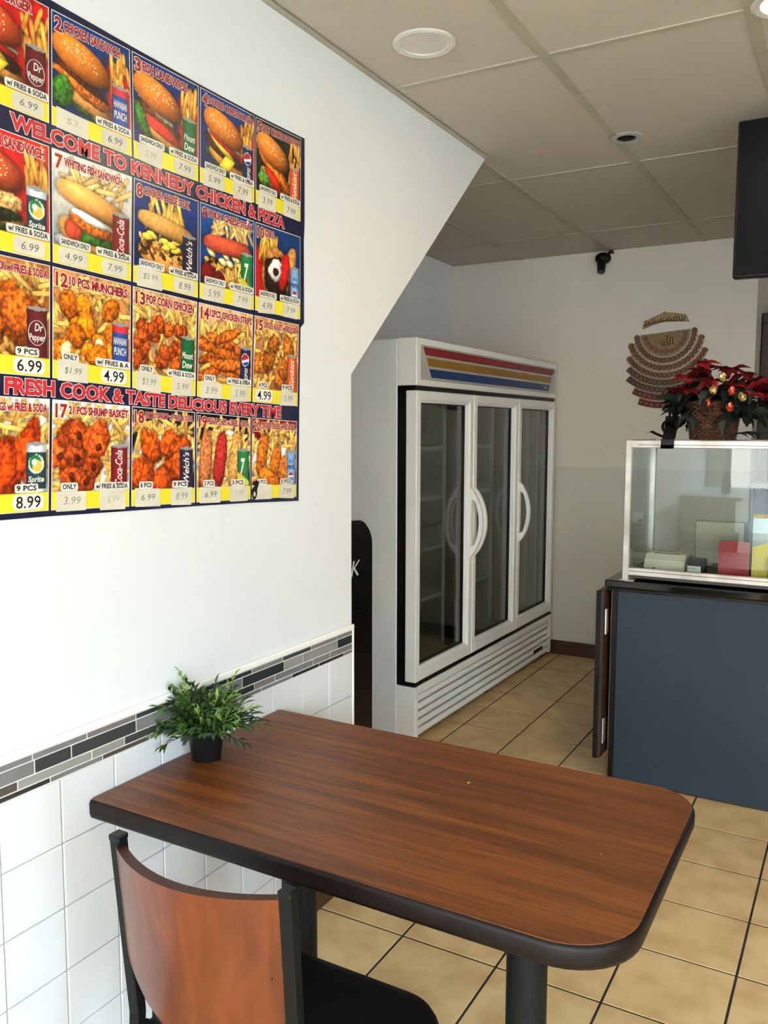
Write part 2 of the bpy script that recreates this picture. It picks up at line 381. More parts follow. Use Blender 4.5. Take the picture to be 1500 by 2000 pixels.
# ================================================================ CHAIR
c = thing('dining_chair', (-.95, 1.2, 0), 'black metal chair with curved orange plywood back and black seat, tucked at the table', 'chair')
def post(x0):
    bm = bmesh.new(); K = [(1.008, .815), (1.062, .45), (1.062, .42), (.99, .0)]
    w2, d2 = .0120, .011; rings = []
    for y, z in K:
        dx = (.815-z)*-.06
        rings.append([bm.verts.new((x0+dx+a*w2, y+b_*d2, z)) for a, b_ in ((-1, -1), (1, -1), (1, 1), (-1, 1))])
    for q, s in zip(rings, rings[1:]):
        for i in range(4): bm.faces.new((q[i], q[(i+1) % 4], s[(i+1) % 4], s[i]))
    bm.faces.new(rings[0]); bm.faces.new(rings[-1]); bmesh.ops.recalc_face_normals(bm, faces=bm.faces)
    bmesh.ops.bevel(bm, geom=list(bm.edges), offset=.002, segments=1, affect='EDGES')
    return bm
for x in (-1.108, -.742): obj('leg', post(x), BLKM, c, label=None)
for x in (-1.108, -.742):   # angled caps
    bm = B(x-.013, x+.013, .995, 1.021, .812, .824, bev=.003); obj('post_cap', bm, BLK, c)
for x in (-1.11, -.68): obj('leg', tube(bmesh.new(), [(x, 1.30, .43), (x-.0, 1.34, 0)], .012, 8), BLKM, c)
# plywood back : curved between the posts
bm = bmesh.new(); nx, nz = 28, 14; TH = .020
def backpt(i, j, k):
    s = i/nx; tt = j/nz
    x = -1.112+s*(.357); z = .804-tt*.300
    e = abs(2*s-1)
    if tt > .7:     # rounded lower corners
        q = (tt-.7)/.3; sh = .06*(1-math.sqrt(max(0, 1-q*q)))
        x = -.925+(x+.925)*(1-sh/.171)
    y = 1.000+(.815-z)*.148-.060*(1-(2*s-1)**2)+.002+(k*TH)
    return (x-(.815-z)*.06, y, z-.02*0+.0*e)
G = [[[bm.verts.new(backpt(i, j, k)) for j in range(nz+1)] for i in range(nx+1)] for k in (0, 1)]
for i in range(nx):
    for j in range(nz):
        bm.faces.new((G[0][i][j], G[0][i+1][j], G[0][i+1][j+1], G[0][i][j+1])); bm.faces.new((G[1][i][j], G[1][i][j+1], G[1][i+1][j+1], G[1][i+1][j]))
for i in range(nx):
    for j in (0, nz): bm.faces.new((G[0][i][j], G[1][i][j], G[1][i+1][j], G[0][i+1][j]))
for j in range(nz):
    for i in (0, nx): bm.faces.new((G[0][i][j], G[0][i][j+1], G[1][i][j+1], G[1][i][j]))
bmesh.ops.recalc_face_normals(bm, faces=bm.faces)
bo_ = obj('backrest', bm, CWOOD, c); bo_.data.materials.append(mat('ply_edge_dark', (62, 26, 14), .5))
for pl_ in bo_.data.polygons[2*nx*nz:]: pl_.material_index = 1
obj('screw', lathe(bmesh.new(), [(.0035, -.001), (.003, .001)], (0, 0, 0), 10), BLK, c, local=True).matrix_local = MW[c.name].inverted() @ Matrix.Translation((-.782, 1.034-.0185, .66)) @ Matrix.Rotation(R(90), 4, 'X')
sp = rrect(-1.115, -.605, 1.06, 1.335, (.04, .04, .09, .09), 8)
bm = bmesh.new(); rings = []
for g_, z in ((.012, .428), (0, .436), (0, .462), (.006, .474), (.03, .482), (.08, .485)):
    rings.append([bm.verts.new((-.86+(x+.86)*(1-g_/.26), 1.19+(y-1.19)*(1-g_/.15), z)) for x, y in sp])
for q, s in zip(rings, rings[1:]):
    for i in range(len(sp)): bm.faces.new((q[i], q[(i+1) % len(sp)], s[(i+1) % len(sp)], s[i]))
bm.faces.new(rings[0][::-1]); bm.faces.new(rings[-1])
obj('seat', bm, SEAT, c, smooth=True)
obj('seat_rail', B(-1.12, -.74, 1.05, 1.075, .405, .43), BLKM, c)
# ================================================================ POTTED PLANT
pc = Vector((-1.385, 1.548, ZT)); 
p = thing('potted_plant', tuple(pc), 'small leafy artificial plant in a black pot on the table by the wall', 'plant')
PR = .040
obj('pot', lathe(bmesh.new(), [(.001, 0), (.034, .0), (.036, .001), (.0435, .062), (.0465, .063), (.048, .080), (.0465, .081), (.044, .079), (.043, .066), (.001, .066)], tuple(pc), 32, caps=False), POT, p, smooth=True)
obj('soil', lathe(bmesh.new(), [(.042, .067), (.02, .071), (.002, .072)], tuple(pc), 16), mat('dark_soil', (30, 26, 20), .95), p)
LG = [mat('leaf_green', (70, 102, 40), .42, col2=(46, 76, 30), scale=30, vary=.15), mat('leaf_green_light', (128, 156, 72), .42, col2=(90, 126, 52), scale=30, vary=.15), mat('leaf_green_dark', (34, 54, 30), .45, scale=30, vary=.15)]
def leafgeo(bm, p0, d, up, ln, wd, fold=.25):
    d = d.normalized(); s = d.cross(up)
    if s.length < 1e-4: s = d.orthogonal()
    s.normalize(); n_ = s.cross(d).normalized(); mid = []; lf = []; rt = []
    for tt, ww in ((0, .08), (.25, .8), (.5, 1), (.75, .6), (1, .02)):
        q = p0+d*ln*tt-n_*(.25*ln*tt*tt)
        mid.append(bm.verts.new(q)); lf.append(bm.verts.new(q+s*wd*ww*.5+n_*wd*ww*fold)); rt.append(bm.verts.new(q-s*wd*ww*.5+n_*wd*ww*fold))
    for i in range(4):
        bm.faces.new((mid[i], lf[i], lf[i+1], mid[i+1])); bm.faces.new((rt[i], mid[i], mid[i+1], rt[i+1]))
rs = random.Random(5)
def sprig(az, el, ln, mi, nl):
    bm = bmesh.new(); pts = []
    a = Vector((math.cos(az), math.sin(az), 0)); q = pc+Vector((0, 0, .068))+a*rs.uniform(.004, .026); ang = el
    d = a*math.cos(el)+Vector((0, 0, 1))*math.sin(el)
    for i in range(8):
        pts.append(q.copy()); q = q+d*(ln/7); ang -= rs.uniform(.02, .11); d = a*math.cos(ang)+Vector((0, 0, 1))*math.sin(ang)
        if q.x < XW+.012: q.x = XW+.012
    tube(bm, pts, [.0010]*5+[.0007]*3, 4)
    for k in range(nl):
        tt = .18+.82*k/(nl-1); i = min(6, int(tt*7)); pp = pts[i].lerp(pts[i+1], tt*7-i)
        dd = (pts[i+1]-pts[i]).normalized(); side = dd.cross(Vector((rs.uniform(-1, 1), rs.uniform(-1, 1), rs.uniform(.2, 1)))).normalized()
        if k == nl-1: side = side*.1
        ld = dd*.9+side*rs.choice((-1, 1))*rs.uniform(.5, .9)
        L_ = rs.uniform(.020, .031)
        if pp.x+ld.normalized().x*L_ < XW+.009: ld.x = abs(ld.x)*.3
        leafgeo(bm, pp, ld, Vector((rs.uniform(-.4, .4), rs.uniform(-.4, .4), 1)), L_, rs.uniform(.008, .0115))
    obj('sprig', bm, LG[mi], p)
for k in range(92):
    az = rs.uniform(0, 2*math.pi); el = rs.uniform(.45, 1.5); ln = rs.uniform(.078, .135)*(1 if el > .8 else .95)
    mi = rs.choice((0, 0, 0, 1, 2)); sprig(az, el, ln, mi, rs.randint(9, 13))
for az, el, ln, mi in ((R(-125), .35, .125, 1), (R(-110), .15, .11, 0), (R(25), .45, .13, 2), (R(40), .25, .12, 0), (R(10), .1, .10, 2), (R(-150), 1.45, .155, 1), (R(60), 1.35, .14, 1), (R(15), .75, .14, 1), (R(-140), .5, .115, 0)): sprig(az, el, ln, mi, 11)
# ================================================================ COOLER  (local frame: x out of the front, y along the front)
ka = math.atan2(-.035, 1.93)
k = thing('drinks_cooler', (-1.835, 3.535, 0), 'tall white three-door glass display cooler with striped sign, standing against the back wall', 'cooler', rz=ka)
KL = 1.93; D = .74
def kb(name, m, *a, bev=0, seg=1, parent=None, smooth=False, label=None): return obj(name, B(*a, bev=bev, seg=seg), m, parent or k, local=True, smooth=smooth, label=label)
bd = bmesh.new()
box(bd, -D, -.105, 0, .05, .035, 1.955, bev=.004); box(bd, -D, -.105, KL-.05, KL, .035, 1.955, bev=.004); box(bd, -D, -D+.05, .05, KL-.05, .035, 1.955)
box(bd, -D+.05, -.105, .05, KL-.05, 1.70, 1.955); box(bd, -D+.05, -.105, .05, KL-.05, .035, .34)
body = obj('body', bd, GREYM, k, local=True)
bm = bmesh.new()
box(bm, -D+.051, -.11, .0505, .056, .341, 1.699); box(bm, -D+.051, -.11, KL-.056, KL-.0505, .341, 1.699); box(bm, -D+.0505, -D+.056, .056, KL-.056, .341, 1.699)
box(bm, -D+.056, -.11, .056, KL-.056, .341, .346); box(bm, -D+.056, -.11, .056, KL-.056, 1.69, 1.699)
obj('liner', bm, INT, body, local=True)
# head with sign
hd = kb('sign_housing', WHM, -.105, 0, 0, KL, 1.735, 1.957, bev=.004)
kb('sign_face', mat('grey_sign_panel', (176, 176, 172), .15, coat=.5), 0, .003, .035, KL-.03, 1.762, 1.925, parent=hd)
SC = [('red_stripe', mat('stripe_red', (140, 22, 34), .35, spec=.3), 1.878, 1.916), ('yellow_stripe', mat('stripe_yellow', (152, 108, 34), .35, spec=.3), 1.828, 1.866), ('blue_stripe', mat('stripe_blue', (16, 54, 112), .35, spec=.3), 1.776, 1.816)]
for nm, m_, z0, z1 in SC:
    def ys_(z): return .075+(1.92-z)*.62
    bm = prism(bmesh.new(), [(ys_(z0)-.02, z0), (KL-.05-(1.92-z0)*.62-.02, z0), (KL-.05-(1.92-z1)*.62-.02, z1), (ys_(z1)-.02, z1)], 'x', .003, .0045)
    obj(nm, bm, m_, hd, local=True)
tw = mat('sign_lettering_white', (205, 215, 225), .4)
bm = add_text(bmesh.new(), 'True', lambda a, b_: (.0052, 1.68+a*.07, 1.787+b_*.02), shear=.3); obj('sign_lettering', bm, tw, hd, local=True)
bm = lathe(bmesh.new(), [(.016, 0), (.016, .0015)], (0, 0, 0), 18); e_ = obj('emblem', bm, DGREY, hd, local=True); e_.matrix_local = Matrix.Translation((.003, KL-.065, 1.905)) @ Matrix.Rotation(R(90), 4, 'Y')
# black gap frame behind doors
bm = bmesh.new()
box(bm, -.105, -.062, .004, .022, .30, 1.735); box(bm, -.105, -.062, KL-.022, KL-.004, .30, 1.735); box(bm, -.105, -.010, .004, KL-.004, 1.712, 1.735); box(bm, -.105, -.004, .004, KL-.004, .290, .303)
for y in (KL/3, 2*KL/3): box(bm, -.15, -.064, y-.03, y+.03, .30, 1.72)
obj('gasket_frame', bm, BLK, k, local=True)
# doors
for i in range(3):
    y0 = i*KL/3+.004; y1 = (i+1)*KL/3-.004; z0, z1 = .308, 1.712; fw = .042
    bm = bmesh.new()
    box(bm, -.06, 0, y0, y0+fw, z0, z1, bev=.005, seg=2); box(bm, -.06, 0, y1-fw, y1, z0, z1, bev=.005, seg=2)
    box(bm, -.06, -.0005, y0+fw-.004, y1-fw+.004, z0, z0+.062, bev=.005); box(bm, -.06, -.0005, y0+fw-.004, y1-fw+.004, z1-.046, z1, bev=.005)
    box(bm, -.052, -.012, y0+fw-.004, y0+fw+.006, z0+.058, z1-.042, bev=.003); box(bm, -.052, -.012, y1-fw-.006, y1-fw+.004, z0+.058, z1-.042, bev=.003); box(bm, -.052, -.012, y0+fw, y1-fw, z1-.056, z1-.042, bev=.003); box(bm, -.052, -.012, y0+fw, y1-fw, z0+.058, z0+.070, bev=.003)
    g_ = fw
    dr = obj('door', bm, WHM, k, local=True)
    obj('glass_pane', B(-.044, -.038, y0+fw-.006, y1-fw+.006, z0+.06, z1-.044), CGLASS, dr, local=True)
    bm = bmesh.new()
    a, b_, c_, d_ = y0+fw+.004, y1-fw-.004, z0+.068, z1-.054
    for q in ((a-.001, a+.007, c_, d_), (b_-.007, b_+.001, c_, d_), (a, b_, c_, c_+.007), (a, b_, d_-.007, d_)): box(bm, -.056, -.030, *q)
    obj('black_gasket', bm, BLK, dr, local=True)
    # curved D handle
    right = (i == 0); hy = (y1-.022) if right else (y0+.020)
    bm = bmesh.new(); za, zb = .850, 1.215; nn = 22; outer = []; inner = []
    prof = []
    for q in range(nn+1):
        s_ = q/nn; z = za+(zb-za)*s_; bow = .068*(1-(2*s_-1)**2)**.85
        prof.append((z, bow))
    V = []
    for z, bow in prof:
        s_ = (z-za)/(zb-za); th = .017 if .17 < s_ < .83 else .09
        V.append([bm.verts.new((xx, hy+yy, z)) for xx, yy in ((max(0, bow-th), -.012), (bow+.004, -.009), (bow+.004, .009), (max(0, bow-th), .012))])
    for q, s in zip(V, V[1:]):
        for j in range(4): bm.faces.new((q[j], q[(j+1) % 4], s[(j+1) % 4], s[j]))
    bm.faces.new(V[0]); bm.faces.new(V[-1]); box(bm, -.001, .006, hy-.013, hy+.013, za-.005, zb+.005, bev=.002)
    bmesh.ops.recalc_face_normals(bm, faces=bm.faces)
    obj('handle', bm, WHM, dr, local=True)
# base with louvres
bm = bmesh.new(); box(bm, -.105, -.0, 0, .034, .03, .285, bev=.003); box(bm, -.105, -.0, KL-.04, KL, .03, .285, bev=.003); box(bm, -.105, 0, .02, KL-.03, .245, .285, bev=.003); box(bm, -.105, -.031, .02, KL-.02, .03, .25)
base = obj('base_grille', bm, WHM, k, local=True)
obj('recess', B(-.030, -.028, .024, KL-.032, .032, .245), DGREY, base, local=True)
for i in range(5):
    z = .034+i*.0425
    pr = [(-.026, z+.003)]+[(-.014+.016*math.cos(R(a)), z+.018+.0165*math.sin(R(a))) for a in range(-80, 81, 20)]+[(-.026, z+.033)]
    bm = prism(bmesh.new(), pr, 'y', .030, KL-.036); obj('louvre', bm, WHM, base, local=True)
obj('nameplate', B(.0005, .004, KL-.33, KL-.17, .084, .106, bev=.001), BLK, base, local=True)
for y in (.06, KL/2, KL-.06):
    for x in (-.06, -D+.06): obj('foot', lathe(bmesh.new(), [(.02, 0), (.02, .01), (.01, .012), (.01, .036)], (x, y, 0), 12), BLK, k, local=True)
# interior pilasters and shelves
for i, y in enumerate((.062, KL/3, 2*KL/3, KL-.062)):
    for x in (-.165, -D+.08):
        bm = B(x-.014, x+.014, y-.012, y+.012, .36, 1.69); pl = obj('pilaster', bm, SHW, k, local=True)
        bm = bmesh.new()
        for q in range(48): z = .375+q*.027; box(bm, x+.0135, x+.0148, y-.004, y+.004, z, z+.014)
        obj('slots', bm, BLK, pl, local=True)
for i in range(3):
    y0 = i*KL/3+.07 if i == 0 else i*KL/3+.018; y1 = (i+1)*KL/3-(.07 if i == 2 else .018)
    for z in (.63, .895, 1.165, 1.43):
        bm = bmesh.new(); box(bm, -.19, -.18, y0, y1, z-.012, z+.008); box(bm, -D+.08, -D+.09, y0, y1, z-.008, z); box(bm, -D+.08, -.18, y0, y0+.006, z-.008, z); box(bm, -D+.08, -.18, y1-.006, y1, z-.008, z)
        for q in range(24): yy = y0+.012+(y1-y0-.024)*q/23; box(bm, -D+.085, -.185, yy-.0015, yy+.0015, z, z+.003)
        obj('shelf', bm, SHW, k, local=True)
# ================================================================ BLACK BIN behind the wall
b = thing('waste_bin', (-1.95, 2.73, 0), 'tall black bin with white lettering between the white wall end and the cooler', 'bin')
bp = [(2.46, .01), (3.00, .01)]+[(3.00-.11+.11*math.cos(R(a)), 1.165-.11+.11*math.sin(R(a))) for a in range(0, 91, 10)]+[(2.46+.11+.11*math.cos(R(a)), 1.165-.11+.11*math.sin(R(a))) for a in range(90, 181, 10)]
GBLK = mat('gloss_black_plastic', (9, 9, 10), .3)
bm = prism(bmesh.new(), bp, 'x', -2.2, -1.755); bmesh.ops.bevel(bm, geom=[e for e in bm.edges if all(abs(v.co.x+1.755) < 1e-4 for v in e.verts)], offset=.01, segments=2, affect='EDGES')
bb = obj('body', bm, GBLK, b)
obj('flap', B(-1.756, -1.752, 2.50, 2.96, .74, .80, bev=.001), BLK, b)
bm = add_text(bmesh.new(), 'THANK', lambda a, c_: (-1.753, 2.545+a*.345, .945+c_*.062), shear=.25); add_text(bm, 'YOU', lambda a, c_: (-1.753, 2.61+a*.185, .845+c_*.062), shear=.25)
obj('lettering', bm, mat('bin_white_lettering', (215, 215, 210), .5), b)
# ================================================================ COUNTER
q = thing('service_counter', (.4, 3.9, 0), 'blue-grey counter with glossy black top and dark trim at the right', 'counter')
obj('front_panel', B(-.893, 1.95, 3.600, 3.612, .012, .846), BLUEG, q)
obj('corner_trim', B(-.915, -.893, 3.594, 3.62, .0, .846, bev=.002), BLK, q)
obj('carcass', B(-.905, 1.95, 3.612, 4.14, .0, .846), DKW, q)
obj('end_strip', B(-.921, -.9155, 3.60, 3.625, .03, .85, bev=.001), PLY, q)
obj('countertop', B(-.945, 1.96, 3.575, 4.16, .8601, .892, bev=.006, seg=2), CTOP, q)
obj('top_trim', B(-.935, 1.96, 3.582, 4.15, .846, .86, bev=.002), BLK, q)
fl = obj('hinged_flap', B(-.966, -.936, 3.54, 4.02, .115, .850, bev=.003), DKW, q)
obj('flap_edge_strip', B(-.968, -.949, 3.535, 3.5395, .115, .850), BLK, q)
for z in (.18, .66):
    hg = obj('hinge', B(-.9355, -.9265, 3.56, 3.60, z, z+.11), CHR, fl)
    obj('hinge_pin', tube(bmesh.new(), [(-.9315, 3.553, z), (-.9315, 3.553, z+.11)], .0045, 8), CHR, fl)
# ================================================================ GLASS CASE
s = thing('glass_case', (-.15, 3.86, .892), 'aluminium framed glass sneeze guard case on the black counter', 'display case')
x0, x1, y0, y1, z0, z1 = -.880, .95, 3.605, 4.10, .915, 1.487; fw = .032
def bar(*a): return obj('frame_bar', B(*a, bev=.0025), ALU, s)
for yy in (y0, y1-.02):
    bar(x0, x1, yy, yy+.02, z1-fw, z1); bar(x0, x1, yy, yy+.02, z0+.0, z0+fw); bar(x0, x0+.026, yy-.001, yy+.021, .893, z1+.0005); bar(x1-.026, x1, yy-.001, yy+.021, .893, z1+.0005)
for xx in (x0, x1-.02): bar(xx, xx+.02, y0+.02, y1-.02, z1-.022, z1); bar(xx, xx+.02, y0+.02, y1-.02, z0, z0+.018)
# groove line of the bars
bm = bmesh.new(); box(bm, x0+.05, x1-.04, y0-.0008, y0+.0005, z1-.021, z1-.0185); box(bm, x0+.03, x1-.04, y0-.0008, y0+.0005, z0+.0175, z0+.020); obj('frame_groove', bm, DGREY, s)
obj('foot_plate', B(x0-.008, x0+.05, y0-.012, y0+.03, .8925, .8955), ALU, s)
for nm, a in (('front_glass', (x0+.024, x1-.024, y0+.008, y0+.013, z0+fw-.004, z1-fw+.004)), ('side_glass', (x0+.008, x0+.013, y0+.02, y1-.02, z0+.016, z1-.02)), ('side_glass', (x1-.013, x1-.008, y0+.02, y1-.02, z0+.016, z1-.02)), ('top_glass', (x0+.022, x1-.022, y0+.022, y1-.022, z1-.010, z1-.004))):
    obj(nm, B(*a), GLASS, s)
obj('case_floor', B(x0+.022, x1-.022, y0+.022, y1-.022, .9, .912), mat('dark_case_floor', (52, 50, 46), .35), s)
# things in the case
o = thing('receipt_printer', (-.735, 3.84, .912), 'cream receipt printer inside the glass case beside the black card reader', 'printer')
bm = prism(bmesh.new(), [(3.76, .9125), (3.93, .9125), (3.93, .985), (3.80, .990), (3.765, .960)], 'x', -.825, -.655); bmesh.ops.bevel(bm, geom=list(bm.edges), offset=.006, segments=2, affect='EDGES'); obj('body', bm, CREAM, o)
obj('paper_lid', B(-.79, -.68, 3.82, 3.90, .9885, .993, bev=.002), mat('pale_lid', (190, 186, 172), .5), o); obj('paper_slot', B(-.79, -.68, 3.805, 3.812, .9875, .9915), BLK, o)
obj('power_plug', tube(bmesh.new(), [(-.78, 3.757, .93), (-.78, 3.74, .925), (-.76, 3.73, .918)], .004, 6), BLK, o)
o = thing('card_reader', (-.605, 3.76, .912), 'small black box with a white label beside the receipt printer', 'card reader')
obj('body', B(-.640, -.568, 3.735, 3.80, .9125, .985, bev=.005, seg=2), BLK, o); obj('label_sticker', B(-.637, -.583, 3.7335, 3.735, .930, .955), LABEL, o)
bm = add_text(bmesh.new(), '40 TH 10000001', lambda a, c_: (-.634+a*.03, 3.7329, .940+c_*.008)); obj('lettering', bm, BLK, o)
o = thing('red_stand_board', (-.45, 3.7, .912), 'upright glossy red board standing inside the glass case', 'board')
obj('board', prism(bmesh.new(), rrect(-.510, -.392, .9125, 1.075, .008, 4), 'y', 3.70, 3.706), RED, o); obj('foot', B(-.50, -.40, 3.706, 3.76, .9125, .918), RED, o)
o = thing('yellow_card', (-.37, 3.74, .912), 'yellow folded card standing right of the red board', 'card')
obj('card', prism(bmesh.new(), [(-.388, .9125), (-.325, .9125), (-.325, 1.075), (-.352, 1.062), (-.388, 1.050)], 'y', 3.75, 3.753), YEL, o); obj('back_fold', prism(bmesh.new(), [(3.753, .9125), (3.80, .9125), (3.753, 1.02)], 'x', -.37, -.34), YEL, o)
o = thing('black_tray', (-.27, 3.75, .912), 'black box right of the yellow card inside the glass case', 'box')
obj('body', B(-.322, -.22, 3.72, 3.82, .9125, 1.0, bev=.004), BLK, o); obj('lid', B(-.325, -.217, 3.717, 3.823, 1.0, 1.008, bev=.002), DGREY, o)
o = thing('register_monitor', (-.55, 4.03, .912), 'beige back of a register monitor inside the glass case', 'monitor')
obj('housing', B(-.655, -.448, 4.00, 4.045, .93, 1.122, bev=.006, seg=2), MON, o); obj('neck', B(-.58, -.52, 4.03, 4.06, .9125, .96), DGREY, o)
obj('side_reader', B(-.447, -.425, 3.99, 4.03, 1.03, 1.12, bev=.004), BLK, o)
o = thing('card_stand', (-.36, 3.85, .912), 'dark metal stand holding a clear pane inside the glass case at right', 'stand')
bm = bmesh.new(); tube(bm, [(-.405, 3.86, .9125), (-.413, 3.86, 1.31)], .007, 8); tube(bm, [(-.16, 3.86, .9125), (-.155, 3.86, 1.31)], .007, 8); obj('post', bm, DGREY, o)
obj('top_bar', B(-.418, -.15, 3.84, 3.90, 1.285, 1.315, bev=.004), DGREY, o); obj('clear_pane', B(-.40, -.16, 3.862, 3.866, 1.02, 1.16), mat('frosted_pane', (205, 218, 228), .15), o)
# ================================================================ POINSETTIA BASKET
bx, by, bz = -.575, 3.86, z1+.0005
P = thing('poinsettia_basket', (bx, by, bz), 'wicker basket of red poinsettias with dark ribbon standing on top of the glass case', 'flower basket')
WK = [mat('wicker_brown', (104, 62, 38), .6, col2=(66, 38, 24), scale=60), mat('wicker_dark', (60, 36, 24), .6)]
bm = bmesh.new(); nr = 17
for i in range(nr):
    z = bz+.006+i*.0095; rad = .088+.022*(i/nr); pts = []
    for a in range(49):
        th = a*2*math.pi/48; ww = .0035*(1 if (a+i) % 2 else -1); pts.append((bx+(rad+ww)*math.cos(th), by+(rad+ww)*math.sin(th), z))
    tube(bm, pts, .0048, 5, cap=False)
wv = obj('wicker_weave', bm, WK[0], P, kind='stuff')
bm = bmesh.new()
for a in range(24): th = a*2*math.pi/24; tube(bm, [(bx+.088*math.cos(th), by+.088*math.sin(th), bz), (bx+.111*math.cos(th), by+.111*math.sin(th), bz+.168)], .003, 5)
obj('stake', bm, WK[1], P, kind='stuff'); obj('basket_base', lathe(bmesh.new(), [(.085, 0), (.085, .006), (.07, .15), (.09, .155)], (bx, by, bz), 20), WK[1], P)
REDL = [mat('poinsettia_red', (110, 8, 18), .55, col2=(80, 5, 12), scale=30, vary=.2), mat('poinsettia_bright_red', (170, 30, 36), .55, vary=.15), mat('poinsettia_leaf_green', (16, 34, 20), .6, col2=(10, 22, 14), scale=20, vary=.25)]
def leafmesh(name, ln, wd, jag, m_):
    bm = bmesh.new(); n_ = 8; mid, lf, rt = [], [], []
    for i in range(n_+1):
        tt = i/n_; ww = wd*.5*math.sin(math.pi*tt**.8)*(1+(jag if i % 2 else -jag))+.0006
        zz = -.28*ln*tt*tt; mid.append(bm.verts.new((ln*tt, 0, zz))); lf.append(bm.verts.new((ln*tt, ww, zz+ww*.35))); rt.append(bm.verts.new((ln*tt, -ww, zz+ww*.35)))
    for i in range(n_): bm.faces.new((mid[i], mid[i+1], lf[i+1], lf[i])); bm.faces.new((rt[i], rt[i+1], mid[i+1], mid[i]))
    me = bpy.data.meshes.new(name); bm.to_mesh(me); bm.free(); me.materials.append(m_); return me
bract = [leafmesh('bract', .062, .036, .12, REDL[0]), leafmesh('bract', .055, .03, .12, REDL[1])]; gleaf = leafmesh('leaf', .078, .052, .22, REDL[2])
rq = random.Random(3)
def place(me, nm, loc, az, el, tw=0, sc=1):
    o = bpy.data.objects.new(nm, me); o.parent = P; C.objects.link(o)
    m_ = Matrix.Translation(loc) @ Matrix.Rotation(az, 4, 'Z') @ Matrix.Rotation(-el, 4, 'Y') @ Matrix.Rotation(tw, 4, 'X') @ Matrix.Scale(sc, 4)
    o.matrix_local = MW[P.name].inverted() @ m_
heads = [(-.10, -.06, .265, 0), (-.03, -.08, .30, 0), (.05, -.07, .295, 0), (.12, -.06, .27, 0), (-.145, -.04, .20, 0), (.175, -.05, .235, 1), (0, -.11, .245, 0), (.09, -.12, .22, 0), (-.06, .03, .29, 0), (.06, .05, .30, 0), (-.085, -.11, .205, 0), (.21, -.03, .21, 0), (-.04, -.02, .325, 1), (.15, .06, .26, 0), (-.11, .07, .24, 0), (.16, -.11, .185, 1), (.235, -.07, .185, 0)]
for hx, hy, hz, mi in heads:
    cpt = Vector((bx+hx, by+hy, bz+hz))
    for k_ in range(9):
        az = k_*2*math.pi/9*1.0+rq.uniform(-.3, .3); place(bract[mi if rq.random() < .8 else 1-mi], 'bract', cpt, az, rq.uniform(-.45, .6), rq.uniform(-.4, .4), rq.uniform(.8, 1.25))
for k_ in range(230):
    az = rq.uniform(0, 2*math.pi); rad = rq.uniform(.04, .17); zz = rq.uniform(.13, .27)-rad*.3
    loc = Vector((bx+.025+rad*math.cos(az)*1.2, by+rad*math.sin(az)*.8, bz+zz)); place(gleaf, 'leaf', loc, az+rq.uniform(-.8, .8), rq.uniform(-1.0, .5), rq.uniform(-.7, .7), rq.uniform(.7, 1.15))
GLD = mat('gold_foil', (230, 205, 130), .25, metal=.8); ORF = mat('red_foil', (225, 80, 60), .25, metal=.6)
for (dx, dz, m_) in ((.02, .205, GLD), (.055, .255, GLD), (.09, .20, ORF), (.0, .155, ORF), (.085, .135, ORF), (.13, .175, GLD)):
    bm = bmesh.new(); bmesh.ops.create_icosphere(bm, subdivisions=2, radius=.014)
    for v in bm.verts: v.co *= 1+rq.uniform(-.25, .35); v.co.z *= 1.2
    bmesh.ops.translate(bm, verts=bm.verts, vec=(bx+dx, by-.165, bz+dz)); obj('foil_ornament', bm, m_, P)
RIB = mat('black_green_ribbon', (22, 26, 20), .4, col2=(12, 14, 12), scale=40)
def ribbon(pts, wd, vec=(0, 1, 0)):
    bm = bmesh.new(); a = [bm.verts.new(Vector(p_)-Vector(vec)*wd/2) for p_ in pts]; b_ = [bm.verts.new(Vector(p_)+Vector(vec)*wd/2) for p_ in pts]
    for i in range(len(pts)-1): bm.faces.new((a[i], a[i+1], b_[i+1], b_[i]))
    bmesh.ops.solidify(bm, geom=list(bm.faces), thickness=.0015); return bm
def arc(cx_, cz_, rx_, rz_, a0, a1, y, n_=14): return [(cx_+rx_*math.cos(R(a0+(a1-a0)*i/n_)), y, cz_+rz_*math.sin(R(a0+(a1-a0)*i/n_))) for i in range(n_+1)]
yr = 3.66
obj('ribbon_loop', ribbon(arc(-.722, bz+.055, .022, .026, -60, 250, yr), .028, (.2, 1, 0)), RIB, P)
obj('ribbon_tail', ribbon([(-.805, yr, bz+.028), (-.79, yr, bz+.036), (-.77, yr, bz+.026), (-.745, yr, bz+.015), (-.72, yr, bz+.013), (-.70, yr, bz+.02), (-.688, yr, bz+.045), (-.70, yr, bz+.08), (-.70, yr, bz+.12)], .03, (.1, 1, .25)), RIB, P)
obj('ribbon_tail', ribbon([(-.715, 3.70, bz+.10), (-.71, 3.66, bz+.05), (-.71, 3.62, bz+.006), (-.71, 3.598, bz+.003), (-.71, 3.597, bz-.02), (-.712, 3.597, bz-.035)], .052, (1, 0, 0)), RIB, P)
obj('ribbon_tail', ribbon([(-.71, 3.72, bz+.16), (-.70, 3.70, bz+.12), (-.69, 3.68, bz+.09), (-.66, 3.68, bz+.11), (-.64, 3.69, bz+.135)], .022, (.3, 1, .1)), RIB, P)
obj('stem', tube(bmesh.new(), [(-.50, 3.75, bz+.02), (-.42, 3.72, bz+.035), (-.35, 3.70, bz+.03), (-.30, 3.70, bz+.035)], .003, 6), REDL[2], P)
for dx in (.11, .135, .16): place(gleaf, 'leaf', Vector((bx+dx, by-.14, bz+.03)), rq.uniform(-1, 1), -.1, 0, .7)
